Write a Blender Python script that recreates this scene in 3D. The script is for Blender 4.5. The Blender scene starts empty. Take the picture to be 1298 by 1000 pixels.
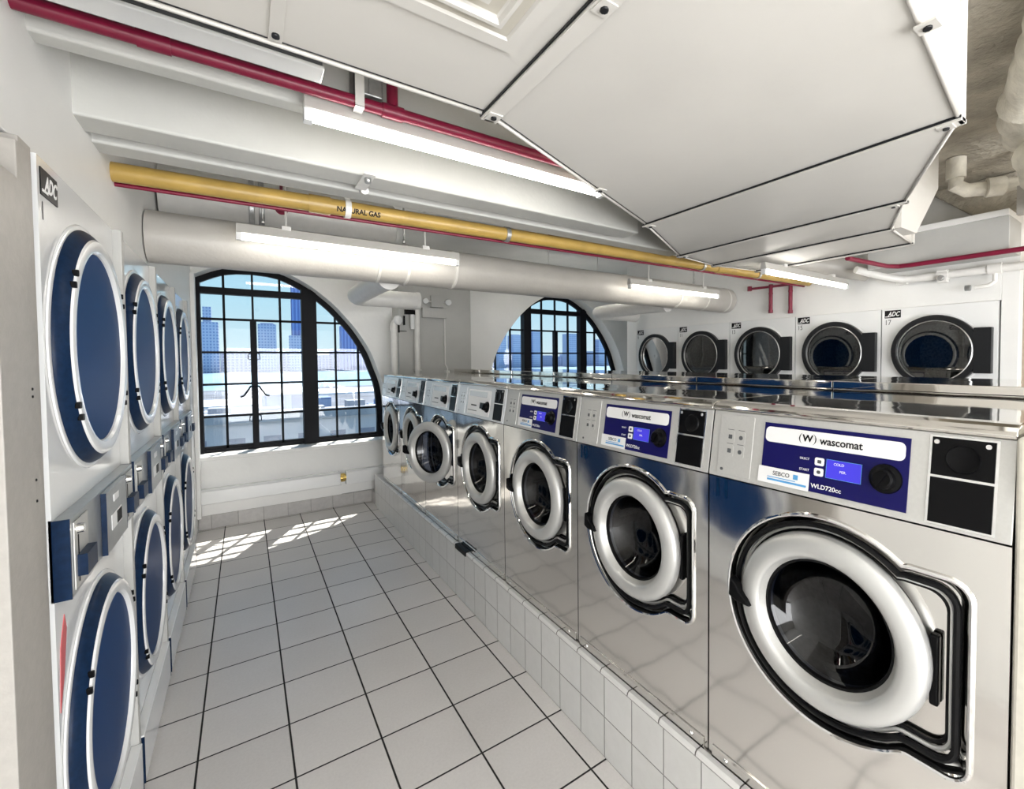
import bpy, bmesh, math, random
from mathutils import Vector, Matrix
random.seed(7)
PI = math.pi
SC = bpy.context.scene
COL = SC.collection

# ------------------------------------------------------------------ camera
cam_d = bpy.data.cameras.new('camera')
cam = bpy.data.objects.new('camera', cam_d); COL.objects.link(cam)
cam_d.sensor_fit = 'HORIZONTAL'; cam_d.sensor_width = 36.0
cam_d.lens = 576.24 / 1298.0 * 36.0
cam_d.shift_x = (649.0 - 716.05) / 1298.0
cam_d.shift_y = (473.33 - 500.0) / 1298.0
cam_d.clip_start = 0.02; cam_d.clip_end = 6000
_r = Vector((0.81761287, -0.57572229, -0.00728313))
_u = Vector((0.02316186, 0.0202489, 0.99952664))
_f = Vector((0.5753023, 0.81739453, -0.02989056))
_m = Matrix((( _r.x, _u.x, -_f.x, 0.18503), (_r.y, _u.y, -_f.y, -1.92813), (_r.z, _u.z, -_f.z, 1.54688), (0, 0, 0, 1)))
cam.matrix_world = _m
SC.camera = cam

# ------------------------------------------------------------------ view, world, sun
SC.view_settings.view_transform = 'Standard'
SC.view_settings.look = 'None'
SC.view_settings.exposure = 1.1
SC.view_settings.gamma = 1.0
try: SC.view_settings.use_curve_mapping = False
except Exception: pass
SC.cycles.max_bounces = 10
SC.cycles.diffuse_bounces = 5
SC.cycles.glossy_bounces = 6
SC.cycles.transparent_max_bounces = 12
SC.cycles.sample_clamp_indirect = 6.0
SC.cycles.caustics_reflective = False
SC.cycles.caustics_refractive = False

world = bpy.data.worlds.new('world'); SC.world = world
world.use_nodes = True
wn = world.node_tree.nodes; wl = world.node_tree.links
wn.clear()
w_out = wn.new('ShaderNodeOutputWorld'); w_bg = wn.new('ShaderNodeBackground')
w_tc = wn.new('ShaderNodeTexCoord'); w_sep = wn.new('ShaderNodeSeparateXYZ'); w_ramp = wn.new('ShaderNodeValToRGB')
wl.new(w_tc.outputs['Generated'], w_sep.inputs[0]); wl.new(w_sep.outputs['Z'], w_ramp.inputs[0])
wl.new(w_ramp.outputs['Color'], w_bg.inputs['Color']); wl.new(w_bg.outputs[0], w_out.inputs['Surface'])
e = w_ramp.color_ramp.elements
e[0].position = 0.0; e[0].color = (0.74, 0.93, 1.0, 1)
e[1].position = 0.42; e[1].color = (0.22, 0.52, 0.90, 1)
n_e = w_ramp.color_ramp.elements.new(0.12); n_e.color = (0.52, 0.84, 1.0, 1)
w_bg.inputs['Strength'].default_value = 0.46

sun_d = bpy.data.lights.new('sun', 'SUN'); sun_d.energy = 5.0; sun_d.angle = 0.006
sun_d.color = (1.0, 0.95, 0.86)
sun = bpy.data.objects.new('sun', sun_d); COL.objects.link(sun)
sun.rotation_euler = Vector((-0.50, -1.0, -1.87)).to_track_quat('-Z', 'Y').to_euler()
sun.location = (3, 8, 12)
# area lights added as fill, neutral behind the camera and warm at the right
def area(name, loc, aim, sx, sy, watts, col):
    d = bpy.data.lights.new(name, 'AREA'); d.shape = 'RECTANGLE'; d.size = sx; d.size_y = sy; d.energy = watts; d.color = col
    o = bpy.data.objects.new(name, d); COL.objects.link(o); o.location = loc
    o.rotation_euler = (Vector(aim) - Vector(loc)).to_track_quat('-Z', 'Y').to_euler(); return o
area('rear_fill', (1.4, -4.5, 1.0), (1.4, 0.0, 1.5), 3.4, 1.8, 98, (0.97, 0.98, 1.0))
area('right_fill', (5.9, -3.0, 1.2), (3.0, -1.0, 1.6), 1.6, 1.8, 16, (1.0, 0.90, 0.74))

# ------------------------------------------------------------------ materials
def new_mat(name):
    m = bpy.data.materials.new(name); m.use_nodes = True
    return m, m.node_tree.nodes, m.node_tree.links, m.node_tree.nodes['Principled BSDF']

def mat(name, col, rough=0.5, metal=0.0, var=0.0, vscale=8.0, bump=0.0, bscale=60.0, coat=0.0, emis=None, estr=0.0, stretch=None, spec=None, col2=None):
    m, N, L, b = new_mat(name)
    b.inputs['Base Color'].default_value = (*col, 1)
    b.inputs['Roughness'].default_value = rough
    b.inputs['Metallic'].default_value = metal
    if coat: b.inputs['Coat Weight'].default_value = coat
    if spec is not None: b.inputs['Specular IOR Level'].default_value = spec
    if emis:
        b.inputs['Emission Color'].default_value = (*emis, 1); b.inputs['Emission Strength'].default_value = estr
    if var or bump:
        tc = N.new('ShaderNodeTexCoord'); mp = N.new('ShaderNodeMapping')
        L.new(tc.outputs['Object'], mp.inputs['Vector'])
        if stretch: mp.inputs['Scale'].default_value = stretch
    if var:
        nz = N.new('ShaderNodeTexNoise'); nz.inputs['Scale'].default_value = vscale; nz.inputs['Detail'].default_value = 5
        L.new(mp.outputs[0], nz.inputs['Vector'])
        mx = N.new('ShaderNodeMix'); mx.data_type = 'RGBA'
        c2 = col2 if col2 else tuple(max(0, c * (1 - var)) for c in col)
        mx.inputs[6].default_value = (*col, 1); mx.inputs[7].default_value = (*c2, 1)
        cr = N.new('ShaderNodeMapRange'); cr.inputs[1].default_value = 0.35; cr.inputs[2].default_value = 0.68
        L.new(nz.outputs['Fac'], cr.inputs[0]); L.new(cr.outputs[0], mx.inputs[0]); L.new(mx.outputs[2], b.inputs['Base Color'])
    if bump:
        n2 = N.new('ShaderNodeTexNoise'); n2.inputs['Scale'].default_value = bscale; n2.inputs['Detail'].default_value = 4
        L.new(mp.outputs[0], n2.inputs['Vector'])
        bp = N.new('ShaderNodeBump'); bp.inputs['Strength'].default_value = 1.0; bp.inputs['Distance'].default_value = bump
        L.new(n2.outputs['Fac'], bp.inputs['Height']); L.new(bp.outputs[0], b.inputs['Normal'])
    return m

def tile_mat(name, col, grout, su, sv, ou, ov, au, av, gw, rough, col2, speck=90.0, bdist=0.002):
    """square tiles: u runs along world axis au, v along av (object coords = world coords)"""
    m, N, L, b = new_mat(name)
    tc = N.new('ShaderNodeTexCoord'); sp = N.new('ShaderNodeSeparateXYZ'); L.new(tc.outputs['Object'], sp.inputs[0])
    def edge(ax, s, o):
        a = N.new('ShaderNodeMath'); a.operation = 'ADD'; a.inputs[1].default_value = -o + s * 100
        L.new(sp.outputs[ax], a.inputs[0])
        d = N.new('ShaderNodeMath'); d.operation = 'DIVIDE'; d.inputs[1].default_value = s; L.new(a.outputs[0], d.inputs[0])
        fr = N.new('ShaderNodeMath'); fr.operation = 'FRACT'; L.new(d.outputs[0], fr.inputs[0])
        pp = N.new('ShaderNodeMath'); pp.operation = 'PINGPONG'; pp.inputs[1].default_value = 0.5; L.new(fr.outputs[0], pp.inputs[0])
        mm = N.new('ShaderNodeMath'); mm.operation = 'MULTIPLY'; mm.inputs[1].default_value = s; L.new(pp.outputs[0], mm.inputs[0])
        fl = N.new('ShaderNodeMath'); fl.operation = 'FLOOR'; L.new(d.outputs[0], fl.inputs[0])
        return mm, fl
    d1, f1 = edge(au, su, ou); d2, f2 = edge(av, sv, ov)
    mn = N.new('ShaderNodeMath'); mn.operation = 'MINIMUM'; L.new(d1.outputs[0], mn.inputs[0]); L.new(d2.outputs[0], mn.inputs[1])
    ms = N.new('ShaderNodeMapRange'); ms.inputs[1].default_value = gw * 0.5; ms.inputs[2].default_value = gw * 0.5 + 0.0012
    L.new(mn.outputs[0], ms.inputs[0])
    cv = N.new('ShaderNodeCombineXYZ'); L.new(f1.outputs[0], cv.inputs[0]); L.new(f2.outputs[0], cv.inputs[1])
    wn_ = N.new('ShaderNodeTexWhiteNoise'); wn_.noise_dimensions = '3D'; L.new(cv.outputs[0], wn_.inputs['Vector'])
    nz = N.new('ShaderNodeTexNoise'); nz.inputs['Scale'].default_value = speck; nz.inputs['Detail'].default_value = 6; nz.inputs['Roughness'].default_value = 0.7
    L.new(tc.outputs['Object'], nz.inputs['Vector'])
    nz2 = N.new('ShaderNodeTexNoise'); nz2.inputs['Scale'].default_value = 3.0; nz2.inputs['Detail'].default_value = 5
    L.new(tc.outputs['Object'], nz2.inputs['Vector'])
    ad = N.new('ShaderNodeMath'); ad.operation = 'MULTIPLY_ADD'; L.new(wn_.outputs['Value'], ad.inputs[0]); ad.inputs[1].default_value = 0.35
    L.new(nz.outputs['Fac'], ad.inputs[2])
    ad2 = N.new('ShaderNodeMath'); ad2.operation = 'MULTIPLY_ADD'; L.new(nz2.outputs['Fac'], ad2.inputs[0]); ad2.inputs[1].default_value = 0.6; L.new(ad.outputs[0], ad2.inputs[2])
    rg = N.new('ShaderNodeMapRange'); rg.inputs[1].default_value = 0.55; rg.inputs[2].default_value = 1.35; L.new(ad2.outputs[0], rg.inputs[0])
    mx = N.new('ShaderNodeMix'); mx.data_type = 'RGBA'; mx.inputs[6].default_value = (*col, 1); mx.inputs[7].default_value = (*col2, 1)
    L.new(rg.outputs[0], mx.inputs[0])
    mg = N.new('ShaderNodeMix'); mg.data_type = 'RGBA'; mg.inputs[6].default_value = (*grout, 1)
    L.new(ms.outputs[0], mg.inputs[0]); L.new(mx.outputs[2], mg.inputs[7]); L.new(mg.outputs[2], b.inputs['Base Color'])
    rr = N.new('ShaderNodeMapRange'); rr.inputs[3].default_value = 0.85; rr.inputs[4].default_value = rough; L.new(ms.outputs[0], rr.inputs[0])
    L.new(rr.outputs[0], b.inputs['Roughness'])
    bp = N.new('ShaderNodeBump'); bp.inputs['Distance'].default_value = bdist; L.new(ms.outputs[0], bp.inputs['Height']); L.new(bp.outputs[0], b.inputs['Normal'])
    return m

def glass_mat(name, tint, gl=0.07, rough=0.01, flat=False):
    m = bpy.data.materials.new(name); m.use_nodes = True
    N = m.node_tree.nodes; L = m.node_tree.links; N.clear()
    o = N.new('ShaderNodeOutputMaterial'); t = N.new('ShaderNodeBsdfTransparent'); g = N.new('ShaderNodeBsdfGlossy')
    t.inputs['Color'].default_value = (*tint, 1); g.inputs['Roughness'].default_value = rough
    fr = N.new('ShaderNodeFresnel'); fr.inputs['IOR'].default_value = 1.45
    a = N.new('ShaderNodeMath'); a.operation = 'MAXIMUM'; a.inputs[1].default_value = gl; L.new(fr.outputs[0], a.inputs[0])
    if flat: L.remove(a.inputs[0].links[0]); a.inputs[0].default_value = 0.0
    mx = N.new('ShaderNodeMixShader'); L.new(a.outputs[0], mx.inputs[0]); L.new(t.outputs[0], mx.inputs[1]); L.new(g.outputs[0], mx.inputs[2])
    L.new(mx.outputs[0], o.inputs['Surface'])
    return m

MT = {}
MT['wall'] = mat('white_wall_paint', (0.85, 0.85, 0.835), 0.45, var=0.05, vscale=3, bump=0.0015, bscale=25)
MT['column'] = mat('grey_white_paint', (0.52, 0.52, 0.50), 0.55, var=0.08, vscale=4, bump=0.001, bscale=40)
MT['trim'] = mat('beige_trim_paint', (0.40, 0.38, 0.35), 0.5, var=0.08, vscale=50, bump=0.0006, bscale=150)
MT['ceil'] = mat('white_ceiling_paint', (0.82, 0.815, 0.79), 0.6, var=0.08, vscale=3, bump=0.003, bscale=14)
MT['joist'] = mat('joist_paint', (0.57, 0.57, 0.54), 0.5, var=0.06, vscale=6, bump=0.0012, bscale=40)
MT['concrete'] = mat('rough_concrete_ceiling', (0.50, 0.46, 0.38), 0.9, var=0.45, vscale=5, bump=0.02, bscale=30)
MT['duct'] = mat('painted_sheet_metal', (0.66, 0.64, 0.60), 0.42, var=0.07, vscale=2.2, bump=0.003, bscale=3)
MT['ductround'] = mat('painted_round_duct', (0.50, 0.48, 0.445), 0.38, var=0.08, vscale=7, bump=0.0012, bscale=60)
MT['galv'] = mat('galvanised_steel', (0.55, 0.56, 0.56), 0.35, 0.8, var=0.3, vscale=25)
MT['fixture'] = mat('fixture_enamel', (0.50, 0.49, 0.46), 0.3)
MT['white'] = mat('white_enamel', (0.84, 0.85, 0.85), 0.16, coat=0.4, bump=0.0006, bscale=5)
MT['whitep'] = mat('white_pipe_paint', (0.80, 0.79, 0.76), 0.35, var=0.06, vscale=20)
MT['insul'] = mat('plaster_pipe_insulation', (0.80, 0.76, 0.66), 0.9, var=0.3, vscale=9, bump=0.01, bscale=22)
MT['black'] = mat('black_plastic', (0.003, 0.003, 0.0035), 0.3, spec=0.12)
MT['rubber'] = mat('black_rubber', (0.003, 0.003, 0.0035), 0.5, spec=0.2)
MT['navy'] = mat('dark_door_rim', (0.007, 0.022, 0.060), 0.35, var=0.3, vscale=70, spec=0.15)
MT['ringblk'] = mat('charcoal_door_rim', (0.010, 0.011, 0.013), 0.4, spec=0.3)
MT['blue'] = mat('fascia_blue', (0.006, 0.005, 0.085), 0.35, spec=0.2)
MT['lcd'] = mat('blue_lcd', (0.03, 0.02, 0.35), 0.3, emis=(0.08, 0.07, 0.75), estr=0.30, spec=0.2)
MT['paper'] = mat('white_print', (0.86, 0.86, 0.86), 0.4)
MT['ink'] = mat('dark_print', (0.005, 0.005, 0.006), 0.5, spec=0.2)
MT['inkgrey'] = mat('grey_print', (0.10, 0.105, 0.11), 0.6, spec=0.1)
MT['bluetxt'] = mat('blue_decal', (0.005, 0.022, 0.06), 0.8, spec=0.0)
MT['cyan'] = mat('light_blue_print', (0.10, 0.36, 0.68), 0.4)
MT['red'] = mat('red_pipe_paint', (0.21, 0.006, 0.035), 0.35, var=0.15, vscale=15)
MT['redmark'] = mat('faded_red_sticker', (0.60, 0.12, 0.13), 0.4)
MT['yellow'] = mat('yellow_gas_paint', (0.50, 0.33, 0.085), 0.35, var=0.2, vscale=10)
MT['brass'] = mat('brass', (0.75, 0.55, 0.18), 0.25, 1.0)
MT['frame'] = mat('black_window_steel', (0.004, 0.0045, 0.007), 0.5, spec=0.15)
MT['silver'] = mat('satin_silver_door', (0.56, 0.56, 0.545), 0.36, 0.45)
MT['panel'] = mat('silver_fascia', (0.60, 0.595, 0.57), 0.35, 0.35, var=0.05, vscale=150)
MT['glarepanel'] = mat('glare_fascia', (0.74, 0.76, 0.78), 0.25, 0.2)  # window glare put into the fascia colour of the far washers
MT['steelgrey'] = mat('grey_meter_steel', (0.42, 0.44, 0.45), 0.3, 0.6, var=0.1, vscale=40)
MT['chrome'] = mat('chrome', (0.85, 0.85, 0.84), 0.06, 1.0)
MT['drum'] = mat('drum_steel', (0.16, 0.165, 0.18), 0.38, 0.9, var=0.5, vscale=60)
MT['dryerdrum'] = mat('dryer_drum_steel', (0.42, 0.43, 0.43), 0.5, 0.7, var=0.5, vscale=60)
MT['tube'] = mat('lit_tube', (1, 1, 1), 0.5, emis=(1.0, 0.955, 0.87), estr=10.0)
MT['louver'] = mat('louvre_back_paint', (0.55, 0.52, 0.45), 0.5)  # duller paint of the diffuser backplate
MT['glass'] = glass_mat('window_glass', (0.97, 0.985, 1.0))
MT['washglass'] = glass_mat('washer_door_glass', (0.11, 0.13, 0.19), 0.045, 0.03, True)
MT['dryglass'] = glass_mat('smoked_dryer_glass', (0.30, 0.32, 0.32), 0.17)
MT['panelbeige'] = mat('beige_end_panel', (0.66, 0.63, 0.55), 0.5, var=0.08, vscale=60)
MT['tan'] = mat('tan_plaster', (0.42, 0.35, 0.28), 0.85, var=0.2, vscale=20)

# brushed stainless: long grain along z, broad shallow waves
def steel_mat(name, col, rough, wave):
    m, N, L, b = new_mat(name)
    b.inputs['Base Color'].default_value = (*col, 1); b.inputs['Metallic'].default_value = 1.0
    tc = N.new('ShaderNodeTexCoord'); mp = N.new('ShaderNodeMapping'); mp.inputs['Scale'].default_value = (3, 90, 3)
    L.new(tc.outputs['Object'], mp.inputs['Vector'])
    g = N.new('ShaderNodeTexNoise'); g.inputs['Scale'].default_value = 3.0; g.inputs['Detail'].default_value = 3; L.new(mp.outputs[0], g.inputs['Vector'])
    r = N.new('ShaderNodeMapRange'); r.inputs[3].default_value = rough * 0.75; r.inputs[4].default_value = rough * 1.25
    L.new(g.outputs['Fac'], r.inputs[0]); L.new(r.outputs[0], b.inputs['Roughness'])
    w = N.new('ShaderNodeTexNoise'); w.inputs['Scale'].default_value = 3.5; w.inputs['Detail'].default_value = 1.5
    L.new(tc.outputs['Object'], w.inputs['Vector'])
    bp = N.new('ShaderNodeBump'); bp.inputs['Distance'].default_value = wave; L.new(w.outputs['Fac'], bp.inputs['Height']); L.new(bp.outputs[0], b.inputs['Normal'])
    return m
MT['steel'] = steel_mat('brushed_stainless_front', (0.82, 0.80, 0.765), 0.095, 0.0045)
MT['steeltop'] = steel_mat('stainless_top', (0.80, 0.77, 0.72), 0.05, 0.003)

# blue smoked plexiglass on the left-hand dryers
m_, N_, L_, b_ = new_mat('blue_smoked_dryer_glass')
b_.inputs['Base Color'].default_value = (0.007, 0.040, 0.14, 1); b_.inputs['Roughness'].default_value = 0.35
b_.inputs['Specular IOR Level'].default_value = 0.02
MT['blueglass'] = m_

MT['floor'] = tile_mat('floor_tiles', (0.73, 0.705, 0.685), (0.015, 0.014, 0.013), 0.305, 0.305, 0, 0, 0, 1, 0.0058, 0.30, (0.60, 0.575, 0.555))
MT['curb'] = tile_mat('curb_tiles', (0.74, 0.74, 0.725), (0.30, 0.29, 0.28), 0.1525, 0.1608, 0.009, 0, 1, 2, 0.0028, 0.22, (0.66, 0.66, 0.64), 20)
MT['basetile'] = tile_mat('base_tiles', (0.60, 0.585, 0.57), (0.30, 0.29, 0.28), 0.2033, 0.9, -0.1017, -0.3, 0, 2, 0.003, 0.35, (0.42, 0.41, 0.40), 25)
MT['bullnose'] = tile_mat('bullnose_tiles', (0.80, 0.79, 0.77), (0.12, 0.11, 0.10), 0.1525, 5.0, 0.03, -2, 1, 2, 0.003, 0.15, (0.74, 0.73, 0.71), 20)

# ------------------------------------------------------------------ mesh builder
class MB:
    def __init__(s): s.v = []; s.f = []; s.m = []; s.sm = []; s.mats = []
    def _mi(s, mt):
        if mt not in s.mats: s.mats.append(mt)
        return s.mats.index(mt)
    def add(s, vs, fs, mt, smooth=False, T=None):
        o = len(s.v)
        if T is not None: vs = [T @ Vector(v) for v in vs]
        s.v += [tuple(v) for v in vs]
        k = s._mi(mt)
        for f in fs: s.f.append(tuple(o + i for i in f)); s.m.append(k); s.sm.append(smooth)
        return s
    def box(s, x0, x1, y0, y1, z0, z1, mt, T=None):
        x0, x1 = min(x0, x1), max(x0, x1); y0, y1 = min(y0, y1), max(y0, y1); z0, z1 = min(z0, z1), max(z0, z1)
        vs = [(x0,y0,z0),(x1,y0,z0),(x1,y1,z0),(x0,y1,z0),(x0,y0,z1),(x1,y0,z1),(x1,y1,z1),(x0,y1,z1)]
        fs = [(0,3,2,1),(4,5,6,7),(0,1,5,4),(1,2,6,5),(2,3,7,6),(3,0,4,7)]
        return s.add(vs, fs, mt, False, T)
    def lathe(s, prof, mt, n=48, T=None, smooth=True, close=False):
        """prof: list of (r, a); axis = local X (a along x), circle in YZ"""
        vs = []; fs = []
        P = len(prof)
        for i in range(n):
            t = 2 * PI * i / n
            for r, a in prof: vs.append((a, r * math.cos(t), r * math.sin(t)))
        rng = range(P if close else P - 1)
        for i in range(n):
            j = (i + 1) % n
            for k in rng:
                k2 = (k + 1) % P
                fs.append((i*P+k, j*P+k, j*P+k2, i*P+k2))
        return s.add(vs, fs, mt, smooth, T)
    def cyl(s, p0, p1, r, mt, n=16, r1=None, cap=True):
        p0 = Vector(p0); p1 = Vector(p1); d = p1 - p0; L = d.length
        if r1 is None: r1 = r
        T = Matrix.Translation(p0) @ d.to_track_quat('X', 'Z').to_matrix().to_4x4()
        s.lathe([(r, 0), (r1, L)], mt, n, T)
        if cap:
            for a, rr, fl in ((0, r, 1), (L, r1, 0)):
                vs = [(a, rr*math.cos(2*PI*i/n), rr*math.sin(2*PI*i/n)) for i in range(n)]
                f = tuple(range(n)); s.add(vs, [f[::-1] if fl else f], mt, False, T)
        return s
    def path(s, pts, r, mt, n=12, closed=False, cap=True, rs=None):
        pts = [Vector(p) for p in pts]; P = len(pts)
        vs = []; fs = []
        up = None
        for i, p in enumerate(pts):
            a = pts[(i-1) % P] if (closed or i > 0) else p
            b = pts[(i+1) % P] if (closed or i < P-1) else p
            t = (b - a).normalized()
            if up is None:
                up = Vector((0,0,1)) if abs(t.z) < 0.9 else Vector((1,0,0))
            side = t.cross(up).normalized(); up = side.cross(t).normalized()
            rr = rs[i] if rs else r
            for k in range(n):
                q = 2*PI*k/n
                vs.append(p + side * (rr*math.cos(q)) + up * (rr*math.sin(q)))
        for i in range(P if closed else P-1):
            j = (i+1) % P
            for k in range(n):
                k2 = (k+1) % n
                fs.append((i*n+k, j*n+k, j*n+k2, i*n+k2))
        s.add(vs, fs, mt, True)
        if cap and not closed:
            s.add([vs[k] for k in range(n)], [tuple(range(n))[::-1]], mt)
            s.add([vs[(P-1)*n+k] for k in range(n)], [tuple(range(n))], mt)
        return s
    def prism(s, poly, a0, a1, mt, plane='xz', T=None):
        """poly (p,q) extruded from a0 to a1 on the remaining axis"""
        n = len(poly)
        def P(p, q, a):
            return {'xz': (p, a, q), 'yz': (a, p, q), 'xy': (p, q, a)}[plane]
        vs = [P(p, q, a0) for p, q in poly] + [P(p, q, a1) for p, q in poly]
        fs = [tuple(range(n)), tuple(range(n, 2*n))[::-1]] + [(i, (i+1) % n + 0, (i+1) % n + n, i + n) for i in range(n)]
        return s.add(vs, fs, mt, False, T)
    def quad(s, vs, mt, T=None): return s.add(vs, [tuple(range(len(vs)))], mt, False, T)
    def build(s, name, parent=None, bevel=0.0, seg=2, sharp=35, fixn=True):
        me = bpy.data.meshes.new(name); me.from_pydata(s.v, [], s.f)
        for mt in s.mats: me.materials.append(MT[mt] if isinstance(mt, str) else mt)
        for p, k, sm in zip(me.polygons, s.m, s.sm): p.material_index = k; p.use_smooth = sm
        me.update()
        if fixn:
            bm = bmesh.new(); bm.from_mesh(me); bmesh.ops.remove_doubles(bm, verts=bm.verts, dist=1e-6)
            bmesh.ops.recalc_face_normals(bm, faces=bm.faces)
            for ed in bm.edges:
                if len(ed.link_faces) == 2 and ed.calc_face_angle(0) > math.radians(sharp): ed.smooth = False
            bm.to_mesh(me); bm.free()
        o = bpy.data.objects.new(name, me); COL.objects.link(o)
        if parent is not None: o.parent = parent
        if bevel:
            md = o.modifiers.new('bevel', 'BEVEL'); md.width = bevel; md.segments = seg; md.limit_method = 'ANGLE'; md.angle_limit = math.radians(40)
            md.harden_normals = False
        return o

def fill_with_hole(outer, inner_loops):
    """2D polygon with holes -> (verts2d, tris)"""
    bm = bmesh.new()
    def loop(pts):
        vs = [bm.verts.new((p[0], p[1], 0)) for p in pts]
        return [bm.edges.new((vs[i], vs[(i+1) % len(vs)])) for i in range(len(vs))]
    ed = loop(outer)
    for l in inner_loops: ed += loop(l)
    bmesh.ops.triangle_fill(bm, edges=ed, use_beauty=True, normal=(0, 0, 1))
    bm.verts.index_update()
    vs = [(v.co.x, v.co.y) for v in bm.verts]; fs = [tuple(v.index for v in f.verts) for f in bm.faces]
    bm.free()
    return vs, fs

def thing(name, label, cat, loc=(0,0,0), rotz=0, group=None):
    o = bpy.data.objects.new(name, None); COL.objects.link(o)
    o.empty_display_size = 0.1; o.location = loc; o.rotation_euler = (0, 0, rotz)
    return tag(o, label, cat, group)
def tag(o, label, cat, group=None, kind=None):
    if label: o['label'] = label
    if cat: o['category'] = cat
    if group: o['group'] = group
    if kind: o['kind'] = kind
    return o
def struct(o):
    o['kind'] = 'structure'; return o
def kids(o, every): return [c for c in every if c.parent == o]
def dup_tree(root, every, parent=None):
    c = root.copy(); COL.objects.link(c)
    if parent is not None: c.parent = parent; c.matrix_parent_inverse = root.matrix_parent_inverse.copy()
    for k in kids(root, every): dup_tree(k, every, c)
    return c

def text(name, body, size, mt, T, parent, align='LEFT', ext=0.0006, sx=1.0, shear=0.0, bold=0.0):
    cu = bpy.data.curves.new(name, 'FONT'); cu.body = body; cu.size = size; cu.align_x = align; cu.align_y = 'CENTER'
    cu.extrude = ext; cu.shear = shear; cu.offset = bold
    cu.resolution_u = 3
    t = bpy.data.objects.new(name + '_tmp', cu); COL.objects.link(t)
    bpy.context.view_layer.update()
    me = bpy.data.meshes.new_from_object(t.evaluated_get(bpy.context.evaluated_depsgraph_get()))
    bpy.data.objects.remove(t)
    me.transform(T @ Matrix.Diagonal((sx, 1, 1, 1)))
    me.materials.clear(); me.materials.append(MT[mt])
    o = bpy.data.objects.new(name, me); COL.objects.link(o)
    if parent is not None: o.parent = parent
    return o

# frame of a front that faces -x: text right = -y, text up = +z (optionally leaning back)
def face_T(x, y, z, lean=0.0):
    r = Vector((0, -1, 0)); u = Vector((math.sin(lean), 0, math.cos(lean))); n = r.cross(u)
    return Matrix(((r.x, u.x, n.x, x), (r.y, u.y, n.y, y), (r.z, u.z, n.z, z), (0, 0, 0, 1)))

# =================================================================== THE ROOM
XL, XR, YW, ZC = -0.20, 4.40, 3.42, 2.78
b = MB(); b.box(-0.2, 6.2, -4.6, 3.72, -0.12, 0.0, 'floor'); struct(b.build('floor'))
b = MB(); b.box(-0.45, 6.2, -4.6, 3.72, ZC, ZC + 0.12, 'ceil'); ceil_o = struct(b.build('ceiling'))
b = MB(); b.box(2.0, 6.2, -4.6, -0.62, ZC - 0.035, ZC - 0.001, 'concrete'); ct = b.build('ceiling')
ct.name = 'trim_1'; struct(ct)
# left wall (the bank of dryers is let into it)
b = MB()
b.box(-0.36, XL, -4.6, -0.72, 0, ZC, 'wall')
b.box(-0.36, XL + 0.01, -0.72, 2.43, 2.005, ZC, 'wall')
b.box(-0.36, XL, 2.43, 3.42, 0, ZC, 'wall')
b.box(-0.36, XL - 0.005, 3.42, 3.72, 0, ZC, 'wall')
struct(b.build('wall_left', bevel=0.004))
b = MB(); b.box(-0.36, 6.2, -4.72, -4.6, 0, ZC, 'wall'); struct(b.build('wall_back'))
b = MB(); b.box(6.08, 6.2, -4.6, -1.2, 0, ZC, 'tan'); b.box(XR + 0.1, 6.2, -1.2, -1.08, 0, ZC, 'tan'); struct(b.build('wall_far_right'))
b = MB(); b.box(XR, XR + 0.1, -1.19, -1.10, 0, ZC, 'wall'); b.box(XR, XR + 0.1, -1.10, 2.42, 1.932, ZC, 'wall')
b.box(XR, XR + 0.1, 2.42, 2.60, 0, ZC, 'wall'); b.box(XR + 0.1, 5.6, 2.5, 2.60, 0, ZC, 'wall'); b.box(5.5, 5.6, 2.6, 3.42, 0, ZC, 'wall')
struct(b.build('wall_right', bevel=0.003))

# window outline: half-width by height (true metres), symmetric about xc
K = 1.037
def zt(z): return 1.547 + K * (z - 1.547)
ARCH = [(1.178, 0.700), (1.180, 0.95), (1.160, 1.22), (1.13, 1.352), (1.095, 1.45), (1.026, 1.642), (0.91, 1.846), (0.796, 1.995), (0.66, 2.145), (0.47, 2.298), (0.266, 2.407), (0.13, 2.44)]
def catmull(P, n=4):
    out = []
    for i in range(len(P) - 1):
        p0 = P[max(i-1, 0)]; p1 = P[i]; p2 = P[i+1]; p3 = P[min(i+2, len(P)-1)]
        for k in range(n):
            t = k / n
            out.append(tuple(0.5*((2*p1[j]) + (-p0[j]+p2[j])*t + (2*p0[j]-5*p1[j]+4*p2[j]-p3[j])*t*t + (-p0[j]+3*p1[j]-3*p2[j]+p3[j])*t**3) for j in (0, 1)))
    out.append(P[-1]); return out
HALF = catmull([(K*w, zt(z)) for w, z in ARCH])
def outline(xc, grow=0.0):
    R = [(xc + w + grow, z + (grow if z > 1.0 else 0)) for w, z in HALF] + [(xc, zt(2.448) + grow)]
    Lf = [(xc - w - grow, z + (grow if z > 1.0 else 0)) for w, z in HALF][::-1]
    return R + Lf          # ccw: right bottom up over and down to left bottom
XC = [0.263, 3.930]
WZ0 = HALF[0][1]
# window wall with two arched openings
outer = [(-0.36, 0.0), (5.6, 0.0), (5.6, ZC), (-0.36, ZC)]
l1 = [(p[0], p[1]) for p in outline(XC[0])]
l2 = [(p[0], p[1]) for p in outline(XC[1])]
l1 = [(max(p[0], -0.34), p[1]) for p in l1]
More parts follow.
